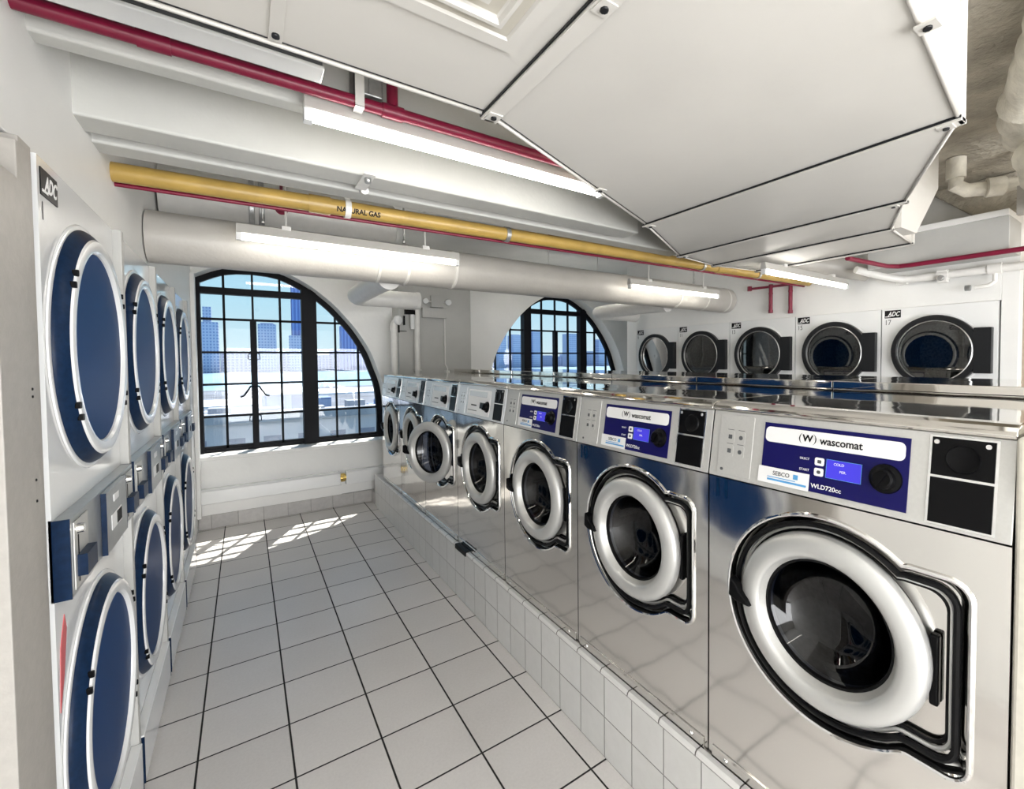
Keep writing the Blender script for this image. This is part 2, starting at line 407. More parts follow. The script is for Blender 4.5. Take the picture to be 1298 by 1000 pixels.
# remove duplicate clamped points
cl = []
for p in l1:
    if not (cl and abs(p[0]-cl[-1][0]) < 1e-6 and abs(p[1]-cl[-1][1]) < 1e-6): cl.append(p)
l1 = cl
vs, fs = fill_with_hole(outer, [l1, l2])
b = MB()
b.add([(x, YW, z) for x, z in vs], fs, 'wall'); b.add([(x, YW + 0.30, z) for x, z in vs], fs, 'wall')
for lp in (outer, l1, l2):
    n = len(lp)
    b.add([(x, YW, z) for x, z in lp] + [(x, YW + 0.30, z) for x, z in lp], [(i, (i+1) % n, (i+1) % n + n, i + n) for i in range(n)], 'wall')
struct(b.build('wall_window'))

def make_window(idx, xc, x_left_clip, hardware):
    YF = 3.62
    OUT = outline(xc); IN = [(xc + (x - xc) * 0.948, WZ0 + 0.035 + (z - WZ0) * 0.950) for x, z in OUT]
    def clipx(L_): return [(max(x, x_left_clip), z) for x, z in L_]
    OUT = clipx(OUT); IN = clipx(IN)
    b = MB(); n = len(OUT)
    V = [(x, YF, z) for x, z in OUT] + [(x, YF, z) for x, z in IN] + [(x, YF + 0.05, z) for x, z in OUT] + [(x, YF + 0.05, z) for x, z in IN]
    F = []
    for i in range(n):
        j = (i + 1) % n
        F += [(i, j, j+n, i+n), (i+2*n, j+2*n, j+3*n, i+3*n), (i+n, j+n, j+3*n, i+3*n), (i, j, j+2*n, i+2*n)]
    b.add(V, F, 'frame')
    fr = b.build('window_%d' % (idx + 1)); struct(fr)
    def top_at(x):
        w = abs(x - xc); best = WZ0
        pts = [(ww, z) for ww, z in HALF] + [(0, zt(2.448))]
        for (w0, z0), (w1, z1) in zip(pts, pts[1:]):
            if min(w0, w1) <= w <= max(w0, w1) and abs(w1-w0) > 1e-6: best = max(best, z0 + (z1-z0)*(w-w0)/(w1-w0))
        return best
    def half_at(z):
        pts = [(ww, zz) for ww, zz in HALF] + [(0, zt(2.448))]
        for (w0, z0), (w1, z1) in zip(pts, pts[1:]):
            if z0 <= z <= z1: return w0 + (w1-w0)*(z-z0)/(z1-z0+1e-9)
        return 0
    mb = MB()
    # muntins (one pane grid)
    for dx, w, dep in ((-0.975, .018, .03), (-0.745, .018, .03), (-0.233, .020, .03), (0.0, .018, .03), (0.233, .020, .03), (0.745, .018, .03), (0.975, .018, .03)):
        x = xc + dx
        if x < x_left_clip: continue
        mb.box(x - w/2, x + w/2, YF + 0.01, YF + 0.01 + dep, WZ0, top_at(x) - 0.01, 'frame')
    for z, w in ((0.745, .03), (1.037, .020), (1.340, .020), (1.641, .020), (1.953, .022)):
        zz = zt(z); h = half_at(zz)
        mb.box(max(xc - h, x_left_clip), xc + h, YF + 0.01, YF + 0.042, zz - w/2, zz + w/2, 'frame')
    o = mb.build('muntin_grid', fr)
    mb = MB(); zz = zt(2.215); mb.box(max(xc - 0.50, x_left_clip), xc + 0.50, YF - 0.02, YF + 0.06, zz - 0.032, zz + 0.032, 'frame')
    mb.build('transom_bar', fr)
    for s in (-1, 1):
        x = xc + s * 0.492
        if x + 0.06 < x_left_clip: continue
        mb = MB(); w = 0.080 if (s < 0 and idx == 0) else (0.058 if idx else 0.07)
        mb.box(max(x - w, x_left_clip), x + w, YF - 0.03, YF + 0.07, WZ0, top_at(x) - 0.01, 'frame'); mb.build('mullion', fr)
    mb = MB(); mb.box(xc - 0.027, xc + 0.027, YF - 0.015, YF + 0.05, WZ0, zt(1.953), 'frame'); mb.build('casement_stile', fr)
    # glass
    gp = [(x, z) for x, z in OUT]; mb = MB()
    vs, fs = fill_with_hole(gp if x_left_clip < -1 or True else gp, [])
    mb.add([(x, YF + 0.027, z) for x, z in vs], fs, 'glass'); g = mb.build('pane', fr, fixn=False)
    if hardware:
        for s in (-1, 1):
            mb = MB()
            mb.path([(xc + s*0.01, YF - 0.02, 1.30), (xc + s*0.035, YF - 0.045, 1.305), (xc + s*0.055, YF - 0.055, 1.27), (xc + s*0.09, YF - 0.06, 1.215), (xc + s*0.12, YF - 0.06, 1.205)], 0.008, 'frame', 8)
            mb.build('latch', fr)
            for z in (1.60, 0.98):
                mb = MB(); mb.path([(xc + s*0.02, YF - 0.02, z + .03), (xc + s*0.045, YF - 0.03, z + .03), (xc + s*0.05, YF - 0.03, z - .02), (xc + s*0.02, YF - 0.02, z - .03)], 0.004, 'frame', 6); mb.build('hinge', fr)
    return fr
seen_dupe = None
def dedupe_outline():
    pass
w1 = make_window(0, XC[0], -0.34, True)
w2 = make_window(1, XC[1], -9.0, False)

# sill ledges
for k, xc in enumerate(XC):
    b = MB(); x0 = max(xc - 1.22, -0.195); b.box(x0, xc + 1.235, YW - 0.03, YW + 0.22, WZ0 - 0.035, WZ0 + 0.004, 'wall')
    struct(b.build('trim_%d' % (k + 2), bevel=0.006))
# tiled wall base under the left window
b = MB(); b.box(-0.195, 1.42, YW - 0.028, YW - 0.001, 0.0, 0.128, 'basetile'); struct(b.build('baseboard_window', bevel=0.004))
# heating pipe casing along the window wall
t = thing('pipe_casing', 'long white boxed pipe casing low on the wall beneath the left window', 'pipe cover', (0.4, YW, 0.2))
b = MB(); b.prism([(YW - 0.001, 0.232), (YW - 0.085, 0.245), (YW - 0.085, 0.36), (YW - 0.06, 0.378), (YW - 0.001, 0.378)], -0.193, 0.985, 'white', 'yz'); o = b.build('casing_cover', t, bevel=0.004); o.location = (-0.4, -YW, -0.2)
b = MB(); b.prism([(YW - 0.001, 0.232), (YW - 0.095, 0.240), (YW - 0.095, 0.368), (YW - 0.07, 0.382), (YW - 0.001, 0.382)], 1.04, 1.47, 'white', 'yz'); o = b.build('casing_cover', t, bevel=0.004); o.location = (-0.4, -YW, -0.2)
b = MB(); b.cyl((0.975, YW - 0.045, 0.31), (1.055, YW - 0.045, 0.31), 0.036, 'brass', 16); b.cyl((0.995, YW - 0.045, 0.31), (1.03, YW - 0.045, 0.31), 0.045, 'brass', 8)
o = b.build('brass_coupling', t); o.location = (-0.4, -YW, -0.2); o['label'] = 'brass pipe coupling'
b = MB(); b.box(-0.193, 1.0, YW - 0.03, YW - 0.001, 0.130, 0.23, 'wall'); o = b.build('backing_strip', t); o.location = (-0.4, -YW, -0.2)

# pier between the windows
b = MB(); b.box(1.56, 2.40, 3.16, YW + 0.001, 0, ZC, 'column'); struct(b.build('trim_4', bevel=0.006))
# box pier at the left edge of the left window
b = MB(); b.box(-0.199, -0.168, 3.30, 3.418, 0.129, 2.35, 'wall'); struct(b.build('trim_5', bevel=0.003))
# beige jamb boards beside the first dryer
b = MB(); b.box(-0.198, -0.172, -0.560, -0.494, 0, 2.0, 'trim'); b.box(-0.198, -0.158, -0.625, -0.563, 0, 1.97, 'trim')
struct(b.build('trim_6', bevel=0.002))
b = MB(); b.box(-0.30, -0.20, -0.72, -0.494, 0, 2.0, 'trim'); b.box(-0.199, -0.150, -0.76, -0.63, 0, 1.89, 'trim'); struct(b.build('trim_7', bevel=0.002))
for z in (1.42, 1.36, 1.13, 1.08):
    pass
t = thing('jamb_screws', 'small dark screws in the beige jamb board left of the first dryer', 'screws', (-0.158, -0.595, 1.2))
for z in (1.497, 1.482, 1.317, 1.275):
    b = MB(); b.lathe([(0.0, -0.002), (0.0025, -0.0015), (0.003, 0.0)], 'ink', 10, Matrix.Translation((0.0, 0, z - 1.2)) @ Matrix.Rotation(PI, 4, 'Z')); b.build('screw', t)

# tiled plinth
b = MB(); b.box(1.2946, 2.95, -4.0, 3.20, 0.0, 0.3216, 'curb'); cb = struct(b.build('trim_8'))
b = MB(); b.prism([(1.2946, 0.3216), (1.292, 0.326), (1.294, 0.334), (1.300, 0.3405), (1.318, 0.3405), (1.318, 0.3216)], -4.0, 3.20, 'bullnose', 'xz'); b.box(1.318, 2.95, -4.0, 3.20, 0.3216, 0.334, 'bullnose'); struct(b.build('trim_9'))
b = MB(); b.box(1.298, 1.56, 3.20, 3.39, 0.0, 0.128, 'basetile'); struct(b.build('trim_10', bevel=0.004))
# black rubber chock on the plinth edge
b = MB(); b.prism([(1.285, 0.318), (1.285, 0.348), (1.318, 0.348), (1.318, 0.341), (1.293, 0.341), (1.2915, 0.318)], 0.735, 0.905, 'rubber', 'xz')
tag(b.build('rubber_edge_guard', bevel=0.002), 'short black rubber guard capping the edge of the tiled plinth', 'edge guard')

# =================================================================== WASHERS
WD = 0.667; HW = 0.331
DC_Z = 0.565      # door centre above the washer foot
LEAN = math.atan2(0.031, 0.192)
def recess_outline(gr=0.0, n=40):
    """y-left, z ; circle joined to a rectangular tail on the right (-y)"""
    R = 0.257 + gr; zc = DC_Z; zt_, zb_ = zc + 0.203 + gr, zc - 0.196 - gr; yr = -(0.275 + gr); cr = 0.038
    a0 = math.asin(min(1, (0.200 + gr) / R))
    pts = []
    # arc: from angle (pi - a0 measured from -y) ... param: y = R cos t, z = R sin t ; tail at cos<0
    t0 = PI - a0; t1 = -(PI - a0)
    for i in range(n + 1):
        t = t0 + (t1 - t0) * i / n
        pts.append((R * math.cos(t), zc + R * math.sin(t)))
    # soften the shoulder
    pts.append((-R * math.cos(a0) - 0.012, zb_))
    for i in range(7):
        q = PI / 2 * i / 6
        pts.append((yr + cr - cr * math.sin(q), zb_ + cr - cr * math.cos(q)))
    for i in range(7):
        q = PI / 2 * i / 6
        pts.append((yr + cr - cr * math.cos(q), zt_ - cr + cr * math.sin(q)))
    pts.append((-R * math.cos(a0) - 0.012, zt_))
    return pts

def con(y, z, off=0.0):
    """point on the leaning console face: y, height z above foot, off = out of the face (towards the room)"""
    v = (z - 0.865) / math.cos(LEAN)
    return Vector((v * math.sin(LEAN) - off * math.cos(LEAN), y, 0.865 + v * math.cos(LEAN) + off * math.sin(LEAN)))
def con_plate(b, y0, y1, z0, z1, t, mt, r=0.0, off=0.0):
    if r <= 0: P = [(y0, z0), (y1, z0), (y1, z1), (y0, z1)]
    else:
        P = []
        for cy, cz, a in ((y1 - r, z0 + r, -PI/2), (y1 - r, z1 - r, 0), (y0 + r, z1 - r, PI/2), (y0 + r, z0 + r, PI)):
            for k in range(5): q = a + PI/2*k/4; P.append((cy + r*math.cos(q), cz + r*math.sin(q)))
    n = len(P)
    V = [con(y, z, off) for y, z in P] + [con(y, z, off + t) for y, z in P]
    b.add(V, [tuple(range(n)), tuple(range(n, 2*n))] + [(i, (i+1) % n, (i+1) % n + n, i+n) for i in range(n)], mt)

def make_washer(name, label, group, style, number, loc, rotz=0, open_door=0.0):
    t = thing(name, label, 'washing machine', loc, rotz, group)
    zb = 1.057
    # cabinet shell without front
    b = MB()
    prof = [(0.0, 0.0), (0.0, 0.865), (0.031, zb), (0.70, zb), (0.70, 0.0)]
    for s in (-HW, HW):
        b.add([(x, s, z) for x, z in prof], [tuple(range(5))], 'steel')
    b.quad([(0.70, -HW, 0), (0.70, HW, 0), (0.70, HW, zb), (0.70, -HW, zb)], 'steel')
    b.quad([(0.0, -HW, 0), (0.70, -HW, 0), (0.70, HW, 0), (0.0, HW, 0)], 'steel')
    b.build('cabinet', t)
    # front panel with the door recess
    o0 = recess_outline(0.0); o1 = recess_outline(-0.018)
    outer = [(-HW, 0.0), (HW, 0.0), (HW, 0.863), (-HW, 0.863)]
    vs, fs = fill_with_hole(outer, [o0])
    b = MB(); b.add([(0, y, z) for y, z in vs], fs, 'steel')
    n = len(o0)
    b.add([(0, y, z) for y, z in o0] + [(0.030, y, z) for y, z in o1], [(i, (i+1) % n, (i+1) % n + n, i+n) for i in range(n)], 'chrome', True)
    hole = [(0.150 * math.cos(2*PI*i/40), DC_Z + 0.150 * math.sin(2*PI*i/40)) for i in range(40)]
    vs, fs = fill_with_hole(o1, [hole]); b.add([(0.030, y, z) for y, z in vs], fs, 'steel')
    b.build('front_panel', t)
    # kick strip with rivets
    b = MB(); b.box(-0.004, 0.0, -HW + 0.012, HW - 0.012, 0.0, 0.040, 'steel')
    for yy in (-0.27, 0.27):
        b.lathe([(0.0, -0.0095), (0.005, -0.0085), (0.0075, -0.004)], 'chrome', 12, Matrix.Translation((0, yy, 0.022)))
    b.build('kick_strip', t, bevel=0.0015)
    # trims around the recess
    b = MB(); b.path([(-0.002, y, z) for y, z in recess_outline(0.003)], 0.0055, 'chrome', 8, closed=True); b.build('recess_trim', t)
    b = MB(); b.path([(0.004, y, z) for y, z in recess_outline(-0.020)], 0.0072, 'rubber', 8, closed=True)
    b.path([(0.016, y, z) for y, z in recess_outline(-0.030)], 0.0050, 'silver', 6, closed=True)
    b.path([(0.020, y, z) for y, z in recess_outline(-0.037)], 0.0042, 'rubber', 6, closed=True); b.build('door_gasket', t)
    # drum
    b = MB(); T = Matrix.Translation((0, 0, DC_Z))
    b.lathe([(0.150, 0.03), (0.150, 0.07), (0.158, 0.075), (0.245, 0.085), (0.245, 0.44), (0.0, 0.44)], 'drum', 40, T)
    for k in range(3):
        a = 2*PI*k/3 + 0.4
        Tk = T @ Matrix.Rotation(a, 4, 'X')
        b.prism([(0.09, 0.245), (0.09, 0.19), (0.42, 0.19), (0.42, 0.245)], -0.02, 0.02, 'drum', 'xz', Tk)
    b.build('drum', t)
    # door (hinged on the right)
    hinge = Vector((0.012, -0.222, 0))
    d = bpy.data.objects.new('door', None)
    b = MB(); Td = Matrix.Translation(-hinge) @ T
    b.lathe([(0.164, 0.028), (0.206, 0.026), (0.2155, 0.012), (0.2165, 0.000), (0.213, -0.012), (0.205, -0.0205), (0.192, -0.0255), (0.178, -0.027), (0.167, -0.0255), (0.161, -0.021), (0.1585, -0.015)], 'silver', 64, Td)
    b.lathe([(0.1585, -0.015), (0.152, -0.002), (0.144, 0.016), (0.144, 0.028), (0.164, 0.028)], 'panel', 64, Td)
    d = b.build('door', t); d.location = hinge; d.rotation_euler = (0, 0, open_door)
    b = MB(); b.lathe([(0.148, 0.006), (0.142, 0.014), (0.125, 0.045), (0.104, 0.070), (0.074, 0.088), (0.0, 0.094)], 'washglass', 48, Td); b.build('door_glass', d, fixn=False)
    b = MB(); b.lathe([(0.1425, 0.014), (0.144, 0.004), (0.150, 0.0025)], 'rubber', 48, Td); b.build('glass_seal', d)
    # latch handle on the left of the ring
    b = MB(); Th = Matrix.Translation(-hinge)
    b.prism([(0.234, DC_Z + 0.036), (0.237, DC_Z - 0.016), (0.214, DC_Z - 0.025), (0.172, DC_Z - 0.026), (0.184, DC_Z - 0.010), (0.204, DC_Z + 0.004), (0.216, DC_Z + 0.022)], -0.042, -0.010, 'black', 'yz', Th)
    b.build('handle', d, bevel=0.005)
    b = MB(); b.box(0.010, 0.028, -0.224, -0.208, DC_Z - 0.075, DC_Z + 0.075, 'black', Th); b.build('hinge', d, bevel=0.004)
    # console
    mt = 'panel' if style == 'blue' else 'glarepanel'
    b = MB(); con_plate(b, -HW, HW, 0.867, zb, 0.004, mt); con_o = b.build('console', t, bevel=0.0015)
    b = MB(); con_plate(b, 0.197, 0.305, 0.876, 1.046, 0.0022, mt, 0.004, 0.004)
    o = b.build('keypad', t, bevel=0.0008)
    for k, (yy, zz) in enumerate(((0.268, 0.985), (0.234, 0.985), (0.268, 0.945), (0.234, 0.945))):
        b = MB(); con_plate(b, yy - 0.013, yy + 0.013, zz - 0.016, zz + 0.016, 0.0010, mt, 0.005, 0.0062)
        con_plate(b, yy - 0.006, yy + 0.006, zz - 0.006, zz + 0.006, 0.0004, 'inkgrey', 0.0055 if k % 2 else 0.001, 0.0072)
        con_plate(b, yy - 0.010, yy + 0.010, zz + 0.0195, zz + 0.0210, 0.0004, 'inkgrey', 0, 0.0062)
        b.build('button', o)
    b = MB(); con_plate(b, 0.283, 0.293, 0.886, 0.894, 0.0005, 'inkgrey', 0.0035, 0.0062); b.build('keypad_mark', o)
    b = MB()
    if style == 'blue':
        con_plate(b, -0.168, 0.165, 0.882, 1.038, 0.002, 'blue', 0.0, 0.004); fz = b.build('fascia_plate', t); fz['label'] = 'dark blue control fascia'
        b = MB(); con_plate(b, -0.160, 0.160, 0.988, 1.028, 0.0008, 'paper', 0.012, 0.006); b.build('name_strip', fz)
        Tx = face_T(*con(0.018, 1.007, 0.0072), LEAN)
        text('name_lettering', 'wascomat', 0.0255, 'ink', Tx, fz, sx=0.92, ext=0.0003, bold=0.0004)
        # W emblem: two bowed brackets round a W
        Te = face_T(*con(0.048, 1.0085, 0.0072), LEAN)
        text('emblem_letter', 'W', 0.024, 'ink', Te, fz, 'CENTER', ext=0.0003, sx=1.0, bold=0.0006)
        b = MB()
        for s in (-1, 1):
            P = []
            for i in range(13):
                a = -0.95 + 1.9 * i / 12
                P.append((0.048 + s * (0.003 + 0.0185 * math.cos(a)) , 1.008 + 0.0135 * math.sin(a) / math.sin(0.95)))
            Q = [(p[0] - s * 0.0026 * math.cos((-0.95 + 1.9*i/12) * 1.5), p[1]) for i, p in enumerate(P)]
            V = [con(y, z, 0.0074) for y, z in P + Q]
            b.add(V, [(i, i+1, i+14, i+13) for i in range(12)], 'ink')
        b.build('emblem_brackets', fz)
        b = MB(); con_plate(b, -0.078, -0.002, 0.923, 0.966, 0.0008, 'lcd', 0.003, 0.006); b.build('display', fz)
        b = MB()
        for (ya, yb, za, zb_) in ((-0.079, -0.001, 0.966, 0.9668), (-0.079, -0.001, 0.9222, 0.923), (-0.0788, -0.078, 0.9222, 0.9668), (-0.002, -0.0012, 0.9222, 0.9668)):
            con_plate(b, ya, yb, za, zb_, 0.0010, 'cyan', 0, 0.006)
        b.build('display_border', fz)
        text('display_text', 'COLD', 0.0085, 'paper', face_T(*con(-0.018, 0.957, 0.0072), LEAN), fz, ext=0.0002)
        text('display_text', 'PER.', 0.0085, 'paper', face_T(*con(-0.032, 0.941, 0.0072), LEAN), fz, ext=0.0002)
        for k, z in enumerate((0.957, 0.932)):
            b = MB(); con_plate(b, 0.004, 0.026, z - 0.0095, z + 0.0095, 0.0012, 'paper', 0.004, 0.006)
            con_plate(b, 0.0105, 0.0195, z - 0.004, z + 0.004, 0.0004, 'inkgrey', 0.0035 if k else 0.001, 0.0072); b.build('button', fz)
        text('small_print', 'SELECT', 0.0075, 'paper', face_T(*con(0.064, 0.959, 0.0064), LEAN), fz, ext=0.0002)
        text('small_print', 'START', 0.0085, 'paper', face_T(*con(0.063, 0.932, 0.0064), LEAN), fz, ext=0.0002)
        text('model_lettering', 'WLD720cc', 0.0150, 'paper', face_T(*con(0.031, 0.897, 0.0064), LEAN), fz, ext=0.0002, bold=0.0002)
        b = MB(); con_plate(b, 0.036, 0.172, 0.880, 0.922, 0.0006, 'paper', 0, 0.0062); sk = b.build('service_sticker', t)
        b = MB(); con_plate(b, 0.042, 0.145, 0.8885, 0.8935, 0.0004, 'cyan', 0, 0.007); con_plate(b, 0.070, 0.145, 0.8965, 0.8985, 0.0004, 'cyan', 0, 0.007)
        con_plate(b, 0.064, 0.076, 0.902, 0.914, 0.0004, 'cyan', 0, 0.007)
        b.build('sticker_stripes', sk)
        text('sticker_lettering', 'SEBCO', 0.0150, 'inkgrey', face_T(*con(0.131, 0.908, 0.0072), LEAN), sk, ext=0.0002, bold=0.0002)
        kz, ky = 0.945, -0.126
    else:
        con_plate(b, -0.150, 0.165, 0.884, 1.034, 0.002, 'paper', 0.004, 0.004); fz = b.build('fascia_plate', t); fz['label'] = 'control fascia coloured pale for window glare'  # white plate carries the window glare as colour
        b = MB(); con_plate(b, -0.10, 0.15, 0.992, 1.024, 0.0006, 'glarepanel', 0.006, 0.006); b.build('name_strip', fz)
        b = MB(); con_plate(b, 0.02, 0.15, 0.905, 0.909, 0.0005, 'inkgrey', 0, 0.006); con_plate(b, 0.03, 0.11, 0.935, 0.943, 0.0005, 'inkgrey', 0, 0.006); b.build('printed_lines', fz)
        b = MB(); con_plate(b, -0.075, -0.015, 0.925, 0.960, 0.0008, 'ringblk', 0.003, 0.006); b.build('display', fz)
        kz, ky = 0.940, -0.115
    Tk = Matrix.Translation(con(ky, kz, 0.004)) @ Matrix.Rotation(LEAN, 4, 'Y')
    b = MB(); b.lathe([(0.0, -0.026), (0.017, -0.026), (0.021, -0.023), (0.023, -0.010), (0.031, -0.007), (0.033, -0.001)], 'black', 32, Tk)
    b.box(-0.031, -0.024, -0.004, 0.004, -0.018, 0.018, 'black', Tk @ Matrix.Rotation(0.5, 4, 'X')); b.build('program_knob', fz)
    # coin box
    b = MB(); con_plate(b, -0.308, -0.200, 0.874, 1.052, 0.0015, 'chrome', 0.0, 0.004); cb_ = b.build('coin_box', t)
    b = MB(); con_plate(b, -0.303, -0.205, 0.972, 1.048, 0.003, 'black', 0.0, 0.0045); con_plate(b, -0.303, -0.205, 0.878, 0.967, 0.003, 'black', 0.0, 0.0045)
    for yy in (-0.300 + 0.008, -0.208 - 0.004):
        con_plate(b, yy - 0.005, yy + 0.004, 1.034, 1.043, 0.0012, 'chrome', 0.004, 0.0075)
    Tc = Matrix.Translation(con(-0.256, 1.008, 0.0075)) @ Matrix.Rotation(LEAN, 4, 'Y')
    b.lathe([(0.0, -0.002), (0.022, -0.002), (0.026, -0.004), (0.028, 0.0)], 'black', 28, Tc)
    b.build('coin_plate', cb_)
    # top with the rounded nose
    b = MB()
    tp = [(0.029, 1.0575), (0.022, 1.060), (0.020, 1.066), (0.024, 1.073), (0.034, 1.080), (0.050, 1.0845), (0.075, 1.086), (0.70, 1.086), (0.70, 1.0575)]
    b.prism(tp, -HW - 0.001, HW + 0.001, 'steeltop', 'xz'); b.build('top_panel', t, bevel=0.0022, seg=2)
    if number:
        text('number_decal', number, 0.070, 'bluetxt', face_T(-0.0008, 0.316, 0.830), t, ext=0.0003, sx=0.80, bold=0.0026)
    return t

wy = lambda k: -1.395 + WD * k
front_labels = ['stainless washer numbered 11 with blue fascia, nearest and largest in the front row',
 'stainless washer numbered 10 with blue fascia, between washer 11 and the next one back',
 'stainless washer with blue fascia and no visible number, just beyond washer 10',
 'stainless washer with fascia coloured pale for window glare, directly left of the last blue-fascia washer',
 'stainless washer whose round door stands slightly ajar',
 'second washer from the window wall, just beyond the one with the ajar door',
 'last washer of the front row, closest to the window wall']
for k in range(7):
    make_washer('washing_machine', front_labels[k], 'stainless washers in the front row on the tiled plinth', 'blue' if k < 3 else 'pale',  # far washers get the fascia with glare in its colour
                {0: '11', 1: '10'}.get(k), (1.325, wy(k), 0.334), 0, 0.40 if k == 4 else 0.0)
b = MB(); b.box(1.329, 2.02, -1.80, -1.7275, 0.3342, 1.40, 'panelbeige'); struct(b.build('trim_17', bevel=0.008, seg=3))
# rear row, back to back with the front row, only the tops and backs show
bpy.context.view_layer.update()
rear0 = make_washer('washing_machine', 'x', 'stainless washers of the rear row, back to back with the front row', 'blue', None, (2.80, wy(0), 0.369), PI, 0)
rear0['label'] = 'rear-row washer backing onto washer 11, only its steel top showing'
b = MB(); b.box(2.10, 2.80, -4.0, 3.15, 0.3341, 0.3689, 'concrete'); struct(b.build('trim_11'))
every = list(bpy.data.objects)
rl = ['rear-row washer backing onto washer 10, only its steel top showing', 'rear-row washer backing onto the third blue-fascia washer, only its top showing',
      'rear-row washer backing onto the first glare-paled washer, only its top showing', 'rear-row washer backing onto the washer with the ajar door, only its top showing',
      'rear-row washer second from the window wall, only its top showing', 'rear-row washer closest to the window wall, only its top showing']
for k in range(1, 7):
    c = dup_tree(rear0, every); c.location = (2.80, wy(k), 0.369); c['label'] = rl[k-1]

# =================================================================== DRYERS
DW = 0.700
LW = 0.684
def make_dryer(label, group, style, number, low_number, loc, rotz, H=1.93, badge_z=1.889):
    """front faces -x, y left positive; two drums stacked"""
    t = thing('stacked_dryer', label, 'tumble dryer', loc, rotz, group)
    blue = style != 'dark'
    hw = LW/2 if blue else DW/2 - 0.004
    RH = 0.312 if blue else 0.262
    ZU, ZL = (1.590, 0.612)
    b = MB()
    for z0, z1, tag_ in ((0.20, 1.016, 'lower'), (1.20, H, 'upper')):
        zc = ZL if tag_ == 'lower' else ZU
        hole = [(RH * math.cos(2*PI*i/56), zc + RH * math.sin(2*PI*i/56)) for i in range(56)]
        vs, fs = fill_with_hole([(-hw, z0), (hw, z0), (hw, z1), (-hw, z1)], [hole]); b.add([(0, y, z) for y, z in vs], fs, 'white')
    b.box(0.0, 0.005, -hw, hw, 1.016, 1.20, 'white')
    for s in (-1, 1): b.quad([(0, s*hw, 0.0), (0.75, s*hw, 0.0), (0.75, s*hw, H), (0, s*hw, H)], 'white')
    b.quad([(0, -hw, H), (0.75, -hw, H), (0.75, hw, H), (0, hw, H)], 'white')
    b.quad([(0.75, -hw, 0), (0.75, hw, 0), (0.75, hw, H), (0.75, -hw, H)], 'white')
    b.quad([(0, -hw, 0), (0.75, -hw, 0), (0.75, hw, 0), (0, hw, 0)], 'white')
    b.build('cabinet', t)
    # lint drawer panel at the bottom
    b = MB(); b.box(-0.030, 0.0, -hw, hw, 0.03, 0.205, 'white'); b.box(0.0, 0.01, -hw, hw, 0.0, 0.2, 'white')
    lp = b.build('lint_panel', t, bevel=0.003)
    for s in (-1, 1):
        b = MB(); b.box(-0.031, 0.0, s*(hw+0.0003), s*(hw+0.0028), 0.03, 0.20, 'navy'); b.build('panel_side', lp)
    for zc, nm in ((ZU, 'upper'), (ZL, 'lower')):
        T = Matrix.Translation((0, 0, zc))
        b = MB(); b.lathe([(RH, 0.0), (0.262, 0.03), (0.262, 0.10), (0.245, 0.105), (0.300, 0.13), (0.300, 0.68), (0.10, 0.70), (0.0, 0.70)], 'dryerdrum', 40, T)
        b.lathe([(0.0, 0.60), (0.05, 0.60), (0.06, 0.64), (0.06, 0.70)], 'ringblk', 24, T)
        b.build('drum', t)
        b = MB(); g_ = RH - 0.262; b.lathe([(0.282 + g_, -0.0005), (0.280 + g_, -0.004), (0.272 + g_, -0.006), (0.264 + g_, -0.003), (0.262 + g_, 0.004)], 'white', 56, T); b.build('door_collar', t)
        if style == 'dark':
            b = MB(); b.lathe([(0.262, 0.02), (0.268, -0.005), (0.268, -0.042), (0.262, -0.050), (0.234, -0.050), (0.228, -0.044), (0.228, 0.0), (0.24, 0.02)], 'ringblk', 64, T)
            d = b.build('door', t)
            b = MB(); b.lathe([(0.2285, -0.020), (0.150, -0.0195), (0.0, -0.019)], 'dryglass', 56, T); b.build('door_glass', d, fixn=False)
            b = MB(); b.box(-0.052, -0.001, -0.324, -0.230, zc - 0.158, zc + 0.160, 'ringblk'); b.build('hinge_plate', d, bevel=0.003)
            b = MB(); b.lathe([(0.2285, -0.046), (0.222, -0.050), (0.2225, -0.030)], 'galv', 56, T); b.build('inner_bead', d)
        else:
            b = MB(); b.lathe([(0.300, 0.02), (0.318, 0.002), (0.3185, -0.006), (0.314, -0.014), (0.306, -0.022), (0.296, -0.030)], 'navy', 72, T)
            d = b.build('door', t); d['label'] = 'dryer door with dark blue rim'
            b = MB(); b.lathe([(0.296, -0.030), (0.292, -0.034), (0.280, -0.036), (0.264, -0.034), (0.258, -0.028), (0.257, -0.018)], 'white', 72, T); b.build('door_ring', d)
            b = MB(); b.lathe([(0.257, -0.024), (0.15, -0.024), (0.0, -0.024)], 'blueglass', 64, T); b.build('door_glass', d)
            for a in (-0.62, -0.50, 0.50, 0.62):
                yy = 0.297 * math.cos(a); zz = zc + 0.297 * math.sin(a)
                for s in (1, -1):
                    b = MB(); b.box(-0.038, -0.026, s*yy - 0.004, s*yy + 0.004, zz - 0.008, zz + 0.008, 'black'); b.build('door_clip', d, bevel=0.002)
    # coin meter strip
    b = MB(); b.box(-0.028, 0.0, -hw + 0.001, hw - 0.001, 1.018, 1.198, 'steelgrey'); ms = b.build('meter_strip', t, bevel=0.0015)
    for s in (-1, 1):
        b = MB(); b.box(-0.0285, 0.0, s*(hw-0.0008), s*(hw+0.003), 1.017, 1.1985, 'navy'); b.build('strip_end', ms)
    # centre control box with slot window and display
    b = MB(); b.box(-0.040, -0.028, -0.17, 0.08, 1.022, 1.192, 'steelgrey'); cbx = b.build('control_box', t, bevel=0.0015)
    b = MB()
    b.box(-0.0402, -0.029, 0.080, 0.0835, 1.022, 1.192, 'navy'); b.box(-0.0402, -0.029, -0.1735, -0.170, 1.022, 1.192, 'navy')
